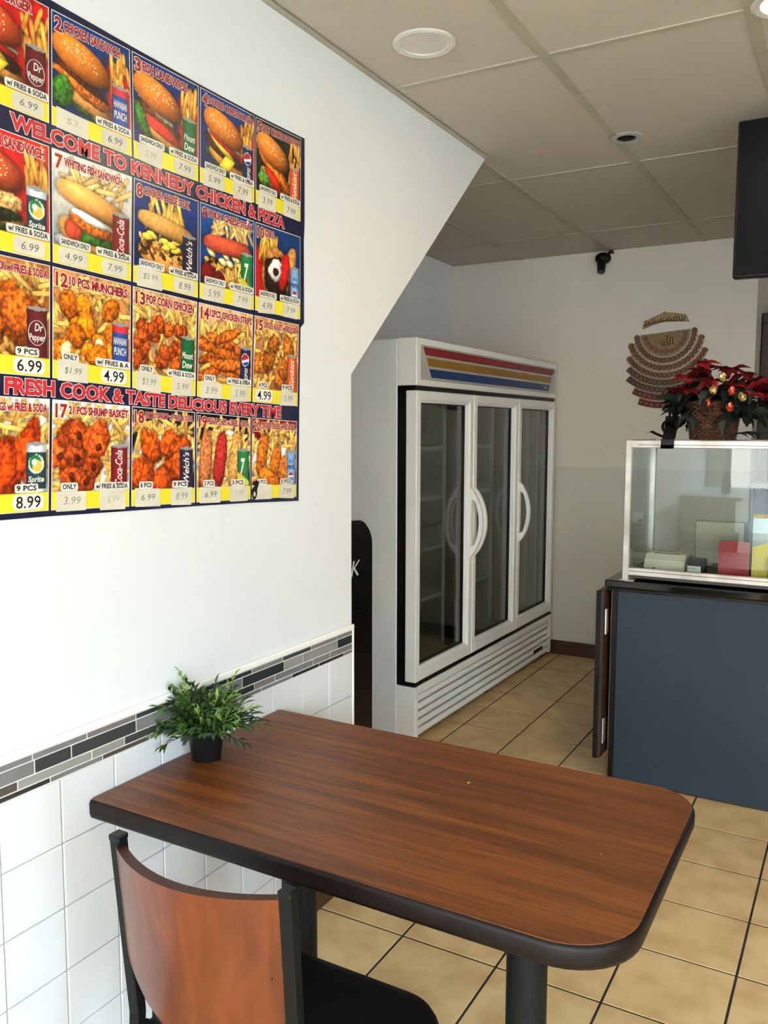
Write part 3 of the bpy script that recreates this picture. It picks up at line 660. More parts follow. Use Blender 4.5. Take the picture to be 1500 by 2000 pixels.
# ================================================================ TV
v = thing('wall_screen', (-.1, 3.32, 2.33), 'dark flat screen hanging from the ceiling above the counter at right', 'screen')
sc_ = obj('housing', B(-.447, .60, 3.30, 3.345, 2.068, 2.608, bev=.004), BLK, v); obj('screen', B(-.440, .593, 3.298, 3.2995, 2.076, 2.601), SCREEN, v)
obj('ceiling_mount', B(.03, .11, 3.345, 3.40, 2.30, 2.669), DGREY, v)
# ================================================================ CEILING FITTINGS
d = thing('downlight', (-1.2, 2.347, ZC), 'round white recessed downlight, unlit, in the ceiling near the left wall', 'ceiling light')
obj('trim_ring', lathe(bmesh.new(), [(.094, .001), (.094, -.005), (.086, -.008), (.070, -.006), (.068, .001)], (-1.2, 2.347, ZC), 48), mat('white_trim', (222, 216, 210), .4), d)
obj('diffuser', lathe(bmesh.new(), [(.069, -.003), (.01, -.0045)], (-1.2, 2.347, ZC), 40), mat('frosted_diffuser', (222, 212, 204), .35), d)
d = thing('ceiling_spotlight', (-.878, 3.46, ZC), 'small round eyeball spotlight with dark centre in the ceiling', 'ceiling light')
obj('trim_ring', lathe(bmesh.new(), [(.062, .001), (.062, -.004), (.055, -.008), (.038, -.006), (.036, .002)], (-.878, 3.46, ZC), 40), mat('grey_trim', (190, 192, 188), .3, metal=.4), d)
obj('lamp', lathe(bmesh.new(), [(.037, .001), (.034, -.005), (.024, -.009), (.010, -.010)], (-.878, 3.46, ZC), 24), BLK, d)
d = thing('lit_downlight', (-.24, 2.60, ZC), 'lit downlight at the top right corner of the ceiling', 'ceiling light')
obj('trim_ring', lathe(bmesh.new(), [(.094, .001), (.094, -.005), (.086, -.008), (.070, -.006), (.068, .001)], (-.24, 2.60, ZC), 32), bpy.data.materials['white_trim'], d)
obj('diffuser', lathe(bmesh.new(), [(.069, -.003), (.01, -.0045)], (-.24, 2.60, ZC), 40), mat('lit_diffuser', (255, 225, 150), .5, emis=4), d)
ll = bpy.data.lights.new('lit_downlight_lamp', 'AREA'); ll.shape = 'DISK'; ll.size = .13; ll.energy = 3.5; ll.color = (1, .86, .58)
lo_ = bpy.data.objects.new('lamp', ll); C.objects.link(lo_); lo_.parent = d; lo_.location = (0, 0, -.012)
# security camera
d = thing('security_camera', (-1.50, 5.45, 2.6), 'black security camera mounted high on the back wall', 'camera')
bm = tube(bmesh.new(), [(-1.47, YB-.001, 2.655), (-1.47, 5.49, 2.655), (-1.485, 5.45, 2.62)], .010, 8); obj('bracket', bm, BLK, d)
bm = bmesh.new(); bmesh.ops.create_uvsphere(bm, u_segments=18, v_segments=12, radius=.046); bmesh.ops.scale(bm, verts=bm.verts, vec=(1.1, 1.1, .8)); bmesh.ops.translate(bm, verts=bm.verts, vec=(-1.505, 5.44, 2.605)); obj('dome', bm, BLK, d, smooth=True)
obj('lens_barrel', tube(bmesh.new(), [(-1.51, 5.43, 2.59), (-1.502, 5.39, 2.515)], [.03, .024], 14), BLK, d); obj('lens', tube(bmesh.new(), [(-1.502, 5.39, 2.515), (-1.5015, 5.388, 2.511)], .016, 14), DGREY, d)
# outlet
d = thing('wall_outlet', (-1.262, YB, .962), 'white power outlet on the back wall seen through the case glass', 'outlet')
obj('cover', B(-1.295, -1.225, YB-.006, YB, .93, 1.0, bev=.002), WHM, d); obj('plug', B(-1.25, -1.23, YB-.03, YB-.006, .935, .96, bev=.003), CREAM, d)
# ================================================================ WALL PLAQUE
A = thing('wall_plaque', (-1.12, YB, 1.9), 'beaded brown mosaic plaque in curved tiers with script, hung on the back wall', 'wall art')
cx_, cz_ = -1.127, 2.136; tilt = R(4.7); YP = YB-.010
PM = {'tan': mat('plaque_tan_mosaic', (178, 150, 108), .5, col2=(134, 104, 70), scale=90), 'grn': mat('plaque_dark_green', (66, 66, 50), .5, col2=(90, 70, 46), scale=90), 'red': mat('plaque_red', (130, 42, 36), .45, col2=(96, 34, 28), scale=90), 'gold': mat('plaque_gold_panel', (150, 126, 82), .4, col2=(110, 90, 56), scale=150)}
BEAD = mat('brown_bead', (120, 74, 52), .35); BRIM = mat('dark_bead_rim', (62, 40, 28), .5); RIM = mat('silver_rim', (186, 180, 164), .3, metal=.3); DOTM = mat('gold_bead', (176, 142, 84), .3, metal=.3)
def pp_(r_, a_):   # a measured from straight down, + to the right
    th = -math.pi/2+a_+tilt; return (cx_+r_*math.cos(th), cz_+r_*math.sin(th))
def ringpiece(r0_, r1_, half, n_=28): return [pp_(r1_, -half+2*half*i/n_) for i in range(n_+1)]+[pp_(r0_, half-2*half*i/n_) for i in range(n_+1)]
TI = [(.156, .192, 89, 'tan', 20), (.200, .240, 77, 'tan', 20), (.247, .287, 61, 'tan', 20), (.294, .331, 50, 'grn', 18), (.338, .376, 43, 'grn', 17), (.384, .424, 32, 'red', 14), (.432, .472, 24, 'red', 11)]
def disc(bm, c_, r_, y, n_=10, th=.004):
    a = [bm.verts.new((c_[0]+r_*math.cos(i*2*math.pi/n_), y, c_[1]+r_*math.sin(i*2*math.pi/n_))) for i in range(n_)]; b_ = [bm.verts.new((v_.co.x*.85+c_[0]*.15, y-th, v_.co.z*.85+c_[1]*.15)) for v_ in a]
    bm.faces.new(b_)
    for i in range(n_): bm.faces.new((a[i], a[(i+1) % n_], b_[(i+1) % n_], b_[i]))
hpanel = [pp_(.148, R(-90+180*i/30)) for i in range(31)]
obj('script_panel', prism(bmesh.new(), hpanel, 'y', YP, YB-.003), PM['gold'], A)
bm = bmesh.new()
for i in range(11): disc(bm, pp_(.122, R(-78+156*i/10)), .0145, YP)
obj('bead_row', bm, BEAD, A, kind='stuff')
for j, (a_, b_, h_, m_, n_) in enumerate(TI):
    tr = obj('tier', prism(bmesh.new(), ringpiece(a_, b_, R(h_)), 'y', YP, YB-.003), PM[m_], A)
    bm = bmesh.new(); mid = (a_+b_)/2
    for i in range(n_): disc(bm, pp_(mid, R(-h_+2.2+(2*h_-4.4)*i/(n_-1))), .0125, YP)
    bmesh.ops.recalc_face_normals(bm, faces=bm.faces); obj('bead_row', bm, BEAD, tr, kind='stuff')
    bm = bmesh.new()
    for i in range(n_): disc(bm, pp_(mid, R(-h_+2.2+(2*h_-4.4)*i/(n_-1))), .0155, YP, th=.0015)
    obj('bead_rim_row', bm, BRIM, tr, kind='stuff')
    bm = bmesh.new()
    for i in range(n_-1):
        for rr_ in (a_+.007, b_-.007): disc(bm, pp_(rr_, R(-h_+2.2+(2*h_-4.4)*(i+.5)/(n_-1))), .0038, YP, 6)
    bmesh.ops.recalc_face_normals(bm, faces=bm.faces); obj('small_bead_row', bm, DOTM if m_ != 'red' else PM['red'], tr, kind='stuff')
    obj('rim', tube(bmesh.new(), [(q_[0], YP+.002, q_[1]) for q_ in [pp_(a_-.004, R(-h_+2*h_*i/30)) for i in range(31)]], .0025, 5), RIM, tr)
def rot(px, pz): 
    c0, s0 = math.cos(tilt), math.sin(tilt); return (cx_+px*c0-pz*s0, cz_+px*s0+pz*c0)
ban = [rot(*q_) for q_ in ((-.135, .035), (-.125, .082), (-.06, .104), (-.006, .122), (.004, .130), (.014, .122), (.07, .108), (.128, .092), (.146, .044), (.07, .056), (0, .064), (-.07, .054))]
bn = obj('script_banner', prism(bmesh.new(), ban, 'y', YP, YB-.003), PM['tan'], A)
SCR = mat('script_gold', (196, 160, 84), .35, metal=.3); SCRD = mat('script_dark', (66, 44, 28), .5)
def stroke(pts, w_): return tube(bmesh.new(), [(rot(*q_)[0], YP-.002, rot(*q_)[1]) for q_ in pts], w_, 6)
hs = [[(.036, -.03), (.038, -.075)], [(.022, -.028), (.023, -.07), (.012, -.078), (.004, -.07)], [(.004, -.028), (.004, -.07), (-.006, -.078), (-.014, -.07)], [(-.014, -.05), (-.016, -.07), (-.026, -.078), (-.036, -.066), (-.028, -.052), (-.018, -.062)], [(-.008, -.018), (.0, -.024), (.006, -.016), (.012, -.022), (.018, -.014)]]
for i, sx_ in enumerate(hs):
    obj('script_stroke', stroke(sx_, .0042), SCR, A); obj('script_stroke', stroke([(a+.004, b_-.004) for a, b_ in sx_], .0042), SCRD, A)
rz_ = random.Random(9)
bm = bmesh.new(); x = .12
while x > -.115:
    zc = .074-.10*x*x*4.0+(.0); hgt = rz_.choice((.012, .03, .03, .016)); zc = .075-abs(x)*.08
    pts = [(x, zc+hgt*.6), (x-.002, zc-.006), (x-.009, zc-.011), (x-.015, zc-.004)]
    q_ = [(rot(*p_)[0], YP-.002, rot(*p_)[1]) for p_ in pts]; tube(bm, q_, .0028, 5); x -= .0155
obj('script_line', bm, SCRD, bn)
# ================================================================ REFLECTED CORNER behind the camera
o = thing('white_shelf_table', (-1.1, -1.5, 0), 'white side counter by the shop window, seen as a reflection in the case glass', 'counter')
obj('top', B(XW+.01, -.92, -2.2, -.75, .90, .935, bev=.003), WALLW, o); obj('cabinet', B(XW+.016, -.98, -2.2, -.79, .0, .90), WHM, o)
o = thing('spray_bottle', (-1.12, -1.2, .935), 'grey spray bottle on the white side counter, seen in reflection', 'bottle')
obj('bottle', lathe(bmesh.new(), [(.038, 0), (.042, .01), (.042, .10), (.03, .15), (.014, .19), (.014, .21)], (-1.12, -1.2, .9355), 20), mat('grey_bottle', (110, 112, 118), .3), o, smooth=True)
obj('trigger_head', B(-1.17, -1.10, -1.215, -1.185, 1.146, 1.185, bev=.006), WHM, o); obj('trigger', tube(bmesh.new(), [(-1.155, -1.2, 1.148), (-1.16, -1.2, 1.12), (-1.15, -1.2, 1.10)], .005, 6), WHM, o)
#POSTER
# ================================================================ MENU POSTER
NODES = {
 'top': [(1.213, 2.379), (1.429, 2.371), (1.645, 2.365), (1.868, 2.362), (2.093, 2.365)],
 'a0': [(1.212, 2.362), (1.425, 2.361), (1.647, 2.359), (1.863, 2.356), (2.077, 2.359)],
 'a1': [(1.203, 2.138), (1.423, 2.133), (1.639, 2.132), (1.858, 2.131), (2.071, 2.126)],
 'b0': [(1.201, 2.093), (1.422, 2.089), (1.639, 2.086), (1.857, 2.083), (2.070, 2.083)],
 'b1': [(1.194, 1.866), (1.411, 1.859), (1.630, 1.852), (1.850, 1.849), (2.066, 1.848)],
 'c0': [(1.193, 1.858), (1.410, 1.850), (1.627, 1.842), (1.847, 1.836), (2.059, 1.832)],
 'c1': [(1.183, 1.633), (1.400, 1.622), (1.614, 1.610), (1.833, 1.603), (2.049, 1.596)],
 'd0': [(1.181, 1.590), (1.398, 1.581), (1.611, 1.571), (1.830, 1.561), (2.046, 1.552)],
 'd1': [(1.168, 1.362), (1.387, 1.353), (1.605, 1.346), (1.825, 1.339), (2.039, 1.331)],
 'bot': [(1.167, 1.350), (1.387, 1.343), (1.605, 1.337), (1.825, 1.329), (2.049, 1.318)]}
for kk, v_ in NODES.items(): v_.insert(0, (v_[0][0]-.219, v_[0][1]+.004))
PX = XW+.0035
def pmap(top, bot, cols, s, t_, d=0):
    """s across the whole band 0..5 columns or one cell, t 0 bottom .. 1 top"""
    T, Bt = NODES[top], NODES[bot]
    u = cols[0]+s*(cols[1]-cols[0]); i = max(0, min(4, int(math.floor(u)))); fr = u-i
    a = (T[i][0]*(1-fr)+T[i+1][0]*fr, T[i][1]*(1-fr)+T[i+1][1]*fr); b_ = (Bt[i][0]*(1-fr)+Bt[i+1][0]*fr, Bt[i][1]*(1-fr)+Bt[i+1][1]*fr)
    return (PX+d, a[0]*t_+b_[0]*(1-t_), a[1]*t_+b_[1]*(1-t_))
NAVY = mat('poster_navy', (26, 28, 62), .3, col2=(22, 24, 54), scale=5)
W_INK = mat('ink_white', (240, 234, 222), .35); R_INK = mat('ink_red', (208, 44, 56), .35); DR_INK = mat('ink_dark_red', (170, 30, 38), .35); K_INK = mat('ink_black', (20, 18, 22), .35)
C_INK = mat('ink_cream', (248, 232, 190), .35); PEN = mat('pen_grey', (96, 94, 88), .6); PENF = mat('pen_faded', (176, 172, 156), .6)
STK = mat('cream_sticker_paper', (222, 214, 194), .5, col2=(212, 204, 184), scale=25); STW = mat('white_price_bubble', (240, 236, 228), .35)
PRINT = attr_mat('poster_print', .35); TAPE = mat('clear_tape', (200, 200, 200), .15)
poster = thing('menu_poster', (XW, 1.55, 1.35), 'large glossy photo menu poster with twenty numbered meals on the white wall', 'menu')
bm = bmesh.new()
out = [NODES['top'][i] for i in range(6)]+[(2.090, 2.12), (2.086, 2.08), (2.084, 1.84), (2.066, 1.825), (2.056, 1.58)]+[NODES['bot'][i] for i in range(5, -1, -1)]
prism(bm, [(a, b_) for a, b_ in out], 'x', XW+.0005, PX-.0004)
obj('poster_sheet', bm, NAVY, poster)
# ---- painting of the printed food pictures (flat print) on a vertex grid
GW, GH = 112, 116
SS, TT = np.meshgrid(np.linspace(0, 1, GW), np.linspace(0, 1, GH))
def vnoise(n_, rng):
    g_ = rng.random((n_+2, n_+2)); x = SS*n_; y = TT*n_; i = np.minimum(x.astype(int), n_); j = np.minimum(y.astype(int), n_); fx = x-i; fy = y-j
    fx = fx*fx*(3-2*fx); fy = fy*fy*(3-2*fy)
    return (g_[j, i]*(1-fx)+g_[j, i+1]*fx)*(1-fy)+(g_[j+1, i]*(1-fx)+g_[j+1, i+1]*fx)*fy
def fbm(n_, rng, o_=3): return sum(vnoise(n_*2**k_, rng)/2**k_ for k_ in range(o_))/sum(1/2**k_ for k_ in range(o_))
def px_(c_): return np.array(c_[:3], float)/255
def over(im, mask, col): im[:] = im*(1-mask[..., None])+np.asarray(col)*mask[..., None]
def blob(im, rng, cx, cy, rx, ry, ang, col, rough=.12, tex=.25, p=2.0, soft=.07, hi=.35, N1=None, N2=None):
    dx, dy = SS-cx, TT-cy; c0, s0 = math.cos(ang), math.sin(ang); X = (dx*c0+dy*s0)/rx; Y = (-dx*s0+dy*c0)/ry
    n1 = fbm(14, rng) if N1 is None else np.roll(N1, (int(rng.integers(99)), int(rng.integers(99))), (0, 1)); n2 = fbm(36, rng, 2) if N2 is None else np.roll(N2, (int(rng.integers(99)), int(rng.integers(99))), (0, 1))
    r_ = (np.abs(X)**p+np.abs(Y)**p)**(1/p)+rough*(n1-.5)*2
    m_ = np.clip((1-r_)/soft, 0, 1); z = np.sqrt(np.clip(1-r_**2, 0, 1)); sh = .5+.5*z+hi*np.clip((-dx/rx*.4+dy/ry*.7), -1, 1)*.6
    c_ = px_(col)*1.1*(sh*(1+tex*(n2-.5)*1.9))[..., None]; c_ += (np.clip(sh-1.05, 0, 1)*.6)[..., None]
    sm = np.clip((1.12-r_)/.15, 0, 1)*.28; im *= (1-sm*(1-m_))[..., None]
    over(im, m_, np.clip(c_, 0, 1))
def fries(im, rng, x0, x1, y0, y1, n_, col=(250, 202, 112), amin=0, amax=math.pi, ln=.16, N1=None, N2=None):
    for _ in range(n_):
        v_ = rng.uniform(.82, 1.08); cc = tuple(np.clip(np.array(col)*v_, 0, 255))
        blob(im, rng, rng.uniform(x0, x1), rng.uniform(y0, y1), ln*rng.uniform(.7, 1.2), .028, rng.uniform(amin, amax), cc, .03, .10, 4, .3, .15, N1, N2)
CAN = {'drp': ((92, 24, 30), 'Dr|Pepper', 0), 'haw': ((40, 70, 140), 'HAWAIIAN|PUNCH', 0), 'dew': ((22, 96, 52), 'Mount|Dew', 0), 'pep': ((22, 36, 74), 'PEPSI', 1), 'snk': ((214, 88, 36), 'Sunkist', 1), 'spr': ((32, 62, 66), 'Sprite', 0),
       'cok': ((128, 22, 32), 'Coca-Cola', 1), 'wel': ((40, 26, 50), "Welch's", 1), '7up': ((30, 120, 60), '7', 0), 'dpp': ((120, 162, 202), 'diet|PEPSI', 0)}
# title, left caption, left price, left style, right caption, right price, right style, can, picture, background
CELLS = {
 (0, 0): ('1', 'CHEESE BURGER', None, 'w/ FRIES & SODA', '6.99', 'p', 'drp', 'burger', (190, 40, 40)),
 (0, 1): ('2', 'CHICKEN SANDWICH', ('', '$3.  ', 'F'), 'w/ FRIES & SODA', '6.99', 'p', 'haw', 'chicken', (24, 70, 120)),
 (0, 2): ('3', 'FISH SANDWICH', ('SANDWICH ONLY', '2.99', 'F'), 'w/ FRIES & SODA', '7.99', 'p', 'dew', 'fish', (26, 60, 120)),
 (0, 3): ('4', 'DOUBLE CHEESE BURGER', ('SANDWICH ONLY', '5.99', 's'), 'w/ FRIES & SODA', '7.99', 's', 'pep', 'double', (30, 66, 124)),
 (0, 4): ('5', 'SPICY CHICKEN SANDWICH', ('SANDWICH ONLY', '3.99', 's'), 'w/ FRIES & SODA', '7.99', 's', 'snk', 'spicy', (52, 50, 44)),
 (1, 0): ('6', 'CHICKEN SANDWICH', None, 'w/ FRIES & SODA', '6.99', 'p', 'spr', 'grill', (196, 44, 44)),
 (1, 1): ('7', 'WHITING FISH SANDWICH', ('SANDWICH ONLY', '4.99', 'p'), 'w/ FRIES & SODA', '7.99', 'p', 'cok', 'hero', (206, 200, 190)),
 (1, 2): ('8', 'CHICKEN CHEESE STEAK', ('SANDWICH ONLY', '$5.99', 'f'), 'w/ FRIES & SODA', '8.99', 'p', 'wel', 'steak', (24, 60, 118)),
 (1, 3): ('9', 'PHILLY CHEESE STEAK', ('SANDWICH ONLY', '5.99', 'f'), 'w/ FRIES & SODA', '7.99', 'f', '7up', 'philly', (26, 80, 140)),
 (1, 4): ('10', 'GYRO', ('SANDWICH ONLY', '4.99', 's'), 'w/ FRIES & SODA', '7.99', 's', 'dpp', 'gyro', (34, 70, 116)),
 (2, 0): ('11', 'DRUMSTICK w/ FRIES & SODA', None, '9 PCS', '6.99', 'B', 'drp', 'drum', (170, 110, 60)),
 (2, 1): ('12', '10 PCS MUNCHERS', ('ONLY', '$1.99', 's'), 'w/ FRIES & A', '4.99', 'B', 'haw', 'munch', (206, 140, 90)),
 (2, 2): ('13', 'POP CORN CHICKEN', ('ONLY', '$3.99', 'f'), 'w/ FRIES & SODA', '5.99', 'f', 'dew', 'pop', (206, 160, 120)),
 (2, 3): ('14', '12PCS CHICKEN STRIPS', ('ONLY', '3.99', 'f'), 'w/ FRIES & SODA', '5.99', 'f', 'pep', 'strips', (214, 170, 130)),
 (2, 4): ('15', 'CHICKEN NUGGET w/ FRIES & SODA', ('6 PCS', '4.99', 'B'), '9 PCS', '5.99', 'f', 'snk', 'nugget', (190, 130, 90)),
 (3, 0): ('16', 'HOT WINGS w/ FRIES & SODA', None, '9 PCS', '8.99', 'B', 'spr', 'wings', (216, 206, 196)),
 (3, 1): ('17', '21 PCS SHRIMP BASKET', ('ONLY', '3.99', 'f'), 'w/ FRIES & SODA', '6.99', 'F', 'cok', 'shrimp', (236, 220, 214)),
 (3, 2): ('18', 'JUMBO SHRIMP w/ FRIES & SODA', ('6 PCS', '6.99', 's'), '9 PCS', '8.99', 'f', 'wel', 'jumbo', (50, 40, 44)),
 (3, 3): ('19', "FISH N' CHIPS w/ FRIES & SODA", ('2 PCS', '6.99', 's'), '3 PCS', '7.99', 'F', '7up', 'chips', (40, 22, 26)),
 (3, 4): ('20', 'CHICKEN TENDERS w/ FRIES & SODA', ('3 PCS', '6', 'K'), '5 PCS', '7.99', 's', 'dpp', 'tender', (130, 30, 36))}
def paint(pic, bgc, can, seed):
    rg = np.random.default_rng(seed); N1 = fbm(14, rg); N2 = fbm(36, rg, 2)
    K_ = dict(N1=N1, N2=N2); im = np.ones((GH, GW, 3))*px_(bgc); im *= (.85+.3*N1)[..., None]*(1.1-.35*(1-TT))[..., None]
    def bl(*a, **k_): blob(im, rg, *a, **{**K_, **k_})
    def fr(*a, **k_): fries(im, rg, *a, **{**K_, **k_})
    g = (62, 104, 38)
    if pic in ('burger', 'chicken', 'fish', 'double', 'spicy', 'grill'):
        if pic != 'spicy': over(im, np.clip((SS-.62)*9, 0, 1)*np.clip((.85-TT)*9, 0, 1), px_((196, 40, 46)))
        fr(.74, .97, .50, .85, 16, (236, 170, 84), 1.2, 1.9, .16)
        tl = -.28 if pic != 'spicy' else -.35
        cx, cy = (.36, .5) if pic != 'double' else (.42, .5)
        bl(cx+.02, cy-.20, .36, .10, tl, g, .25, .5)
        bl(cx+.12, cy-.22, .28, .08, tl, (96, 138, 60), .3, .5)
        bl(cx+.05, cy-.17, .34, .09, tl, (208, 150, 84), .04, .15, 2.6)
        if pic in ('burger', 'double'):
            bl(cx+.02, cy-.08, .36, .075, tl, (84, 44, 28), .12, .5, 3); bl(cx-.04, cy-.02, .30, .055, tl-.2, (248, 212, 84), .02, .08, 1.4)
            bl(cx+.06, cy-.19, .16, .09, tl+.6, (250, 214, 80), .02, .05, 1.1); bl(cx+.02, cy+.01, .30, .045, tl, (206, 50, 40), .05, .25); bl(cx+.07, cy+.045, .26, .03, tl, (236, 232, 214), .1, .2); 
        elif pic == 'chicken': bl(cx+.03, cy-.07, .40, .085, tl, (196, 112, 44), .15, .5); bl(cx+.0, cy-.0, .36, .045, tl, (100, 50, 22), .1, .4); bl(cx-.24, cy-.16, .13, .14, .3, (74, 122, 48), .3, .5)
        elif pic == 'fish': bl(cx, cy-.04, .36, .09, tl, (110, 62, 26), .15, .5); bl(cx+.06, cy-.13, .32, .065, tl, (214, 60, 46), .05, .25); bl(cx-.04, cy+.06, .30, .045, tl-.1, (232, 226, 216), .35, .15); bl(cx-.22, cy-.12, .07, .2, .5, (66, 116, 46), .3, .4)
        elif pic == 'spicy': bl(cx+.05, cy-.03, .44, .10, tl-.2, (222, 132, 40), .2, .4); bl(cx+.02, cy-.15, .22, .08, tl-.2, (206, 56, 42), .05, .2); bl(cx-.18, cy-.16, .12, .1, 0, (110, 150, 70), .3, .4)
        else: bl(cx, cy-.07, .38, .12, tl*.3, (226, 180, 120), .15, .7); bl(cx, cy-.2, .36, .07, 0, (52, 60, 34), .3, .7); bl(cx, cy+.07, .36, .06, 0, (130, 40, 36), .1, .4)
        bl(cx+.0, cy+.18, .375, .165, tl*.9, (214, 130, 58) if pic not in ('burger', 'grill') else (206, 96, 58), .03, .12, 2.3, hi=.5)
        for _ in range(34):
            a, q = rg.uniform(0, 6.28), rg.uniform(0, .8)**.7; bl(cx+.30*q*math.cos(a), cy+.22+.10*q*math.sin(a)-.25*.30*q*math.cos(a), .011, .007, a, (248, 224, 176), 0, 0)
    elif pic in ('hero', 'steak', 'philly'):
        fr(.2, .7, .66, .84, 22, (240, 186, 96), 1.1, 2.1, .18) if pic == 'steak' else fr(.2, .9, .72, .88, 26, (238, 196, 130))
        if pic == 'hero': bl(.5, .22, .5, .1, 0, (190, 190, 190), .05, .1)
        bl(.48, .30, .42, .14, -.15, (220, 160, 90), .03, .12, 2.5)
        if pic == 'hero': bl(.5, .30, .38, .08, -.1, g, .3, .5); bl(.25, .34, .11, .1, 0, (206, 90, 60), .05, .2); bl(.52, .42, .32, .10, -.15, (196, 110, 40), .15, .5); bl(.5, .47, .26, .05, -.2, (240, 238, 228), .35, .1); bl(.5, .62, .46, .12, -.2, (226, 162, 92), .02, .08, 2.6, hi=.5)
        else:
            for _ in range(60): bl(rg.uniform(.1, .85), rg.uniform(.30, .48)-.0, rg.uniform(.03, .06), .022, rg.uniform(0, 3), rg.choice([(150, 96, 44), (96, 56, 30), (206, 160, 90), (60, 38, 24)]), .2, .5)
            for _ in range(7): bl(rg.uniform(.15, .8), rg.uniform(.42, .52), .09, .04, rg.uniform(-.6, .3), (246, 210, 90) if pic == 'steak' else (238, 222, 160), .1, .1, 1.5)
            bl(.5, .62, .46, .10, -.12 if pic == 'steak' else 0, (206, 156, 90) if pic == 'steak' else (204, 96, 70), .03, .12, 2.8, hi=.4)
            if pic == 'philly':
                bl(.14, .28, .13, .12, 0, (130, 20, 34), .03, .1); bl(.34, .24, .11, .10, 0, (110, 18, 30), .03, .1); fr(.5, .8, .22, .38, 20, (236, 190, 110), 0, 3.1, .12)
    elif pic == 'gyro':
        over(im, np.clip((.42-SS)*9, 0, 1)*np.clip((.8-TT)*9, 0, 1), px_((196, 44, 44))); fr(.1, .45, .62, .84, 22, (240, 184, 84), 1.2, 1.9, .18)
        bl(.75, .62, .12, .26, -.5, (206, 150, 90), .05, .3); bl(.45, .45, .32, .34, .2, (206, 146, 86), .05, .3); bl(.45, .42, .27, .28, .2, (62, 34, 22), .2, .7); bl(.62, .52, .12, .24, -.3, (206, 50, 50), .06, .2); bl(.42, .52, .15, .13, .3, (240, 236, 228), .35, .1); bl(.44, .50, .06, .05, .3, (70, 40, 26), .3, .3)
    else:
        P_ = dict(drum=((196, 106, 42), .17, .14, 9), munch=((226, 130, 34), .125, .095, 13), pop=((186, 92, 42), .075, .07, 34), strips=((196, 108, 44), .24, .055, 13), nugget=((198, 122, 56), .13, .10, 12), wings=((206, 84, 26), .10, .24, 9), shrimp=((202, 96, 46), .14, .12, 11), jumbo=((204, 96, 34), .17, .13, 10), chips=((196, 110, 56), .10, .34, 3), tender=((206, 120, 36), .12, .32, 4))[pic]
        if pic in ('shrimp', 'jumbo', 'chips', 'tender', 'wings'): bl(.5, .45, .52, .42, 0, (240, 232, 226), .02, .05)
        fr(0, 1, .5, .92, 60, (240, 190, 110)); fr(0, .9, .15, .5, 26, (236, 180, 100))
        if pic == 'chips':
            for x, a, c_ in ((.16, -.1, (206, 130, 84)), (.42, -.15, (190, 62, 56)), (.70, -.2, (216, 160, 96))): bl(x, .48, .11, .34, a, c_, .08, .35, 2.8)
        elif pic == 'tender':
            for x, y, a in ((.22, .56, -.25), (.50, .42, -.3), (.40, .25, 1.2), (.72, .30, -.2)): bl(x, y, .11, .27, a, P_[0], .14, .45, 2.6)
        else:
            for q in range(P_[3]):
                x = rg.uniform(.05, .85); y = rg.uniform(.22, .72); a = rg.uniform(0, 3.1) if pic != 'strips' else rg.uniform(-.35, .35)
                if pic == 'wings': a = rg.uniform(-.5, .5)
                v_ = rg.uniform(.85, 1.12); bl(x, y, P_[1]*rg.uniform(1.0, 1.3), P_[2]*rg.uniform(1.0, 1.3), a, tuple(np.clip(np.array(P_[0])*v_, 0, 255)), .2, .5)
                if pic == 'munch' and q in (8, 11): bl(x, y, .08, .06, a, (248, 226, 170), .3, .3)
                if pic == 'shrimp': bl(x+.02, y-.02, .045, .035, a, (110, 50, 30), .2, .4)
    im[:] = np.clip((im-.5)*1.22+.47, 0, 1)
    # drink can
    cc = px_(CAN[can][0]); x0, x1, y0, y1 = .745, .965, .17, .60
    if can == 'dpp' or can == 'pep': x0 = .77
    u = np.clip((SS-x0)/(x1-x0), 0, 1); m_ = ((SS > x0) & (SS < x1) & (TT < y1) & (TT > y0)).astype(float)
    sh = .62+.55*np.sin(np.pi*np.clip(u*.9+.05, 0, 1))**.8; col = cc*sh[..., None]
    if can == 'haw': col = np.where((TT > .52)[..., None], px_((206, 50, 60))*sh[..., None], col)
    if can == 'spr': col = np.where(((TT > .53) | (TT < .2))[..., None], px_((206, 212, 214))*sh[..., None], col); 
    col = col*(1+.2*(N2-.5))[..., None]
    over(im, m_, np.clip(col, 0, 1)); over(im, (((SS-(x0+x1)/2)/((x1-x0)/2))**2+((TT-y1)/.018)**2 < 1).astype(float), px_((150, 148, 146)))
    mx_ = (x0+x1)/2
    def dsc(cx, cy, r_, c_): over(im, ((SS-cx)**2+((TT-cy)*1.03)**2 < r_*r_).astype(float), px_(c_))
    if can == 'pep': dsc(mx_, .47, .075, (236, 236, 240)); over(im, (((SS-mx_)**2+(TT-.47)**2 < .068**2) & (TT > .47+.25*(SS-mx_))).astype(float), px_((190, 30, 50))); over(im, (((SS-mx_)**2+(TT-.47)**2 < .068**2) & (TT < .44+.25*(SS-mx_))).astype(float), px_((24, 70, 150)))
    if can == 'dpp': dsc(mx_, .27, .062, (236, 236, 240)); over(im, (((SS-mx_)**2+(TT-.27)**2 < .056**2) & (TT > .28)).astype(float), px_((190, 30, 50))); over(im, (((SS-mx_)**2+(TT-.27)**2 < .056**2) & (TT < .255)).astype(float), px_((24, 70, 150)))
    if can == 'spr': dsc(mx_, .42, .088, (228, 232, 226)); dsc(mx_-.01, .435, .070, (36, 130, 60)); dsc(mx_+.015, .40, .055, (232, 196, 70)); dsc(mx_-.02, .435, .03, (228, 232, 226))
    if can == '7up': dsc(mx_-.01, .31, .03, (190, 30, 40)); over(im, m_*(TT < .28-.5*(SS-mx_)), px_((206, 206, 60)))
    # yellow price strip
    over(im, (TT < .165).astype(float), px_((238, 220, 46)))
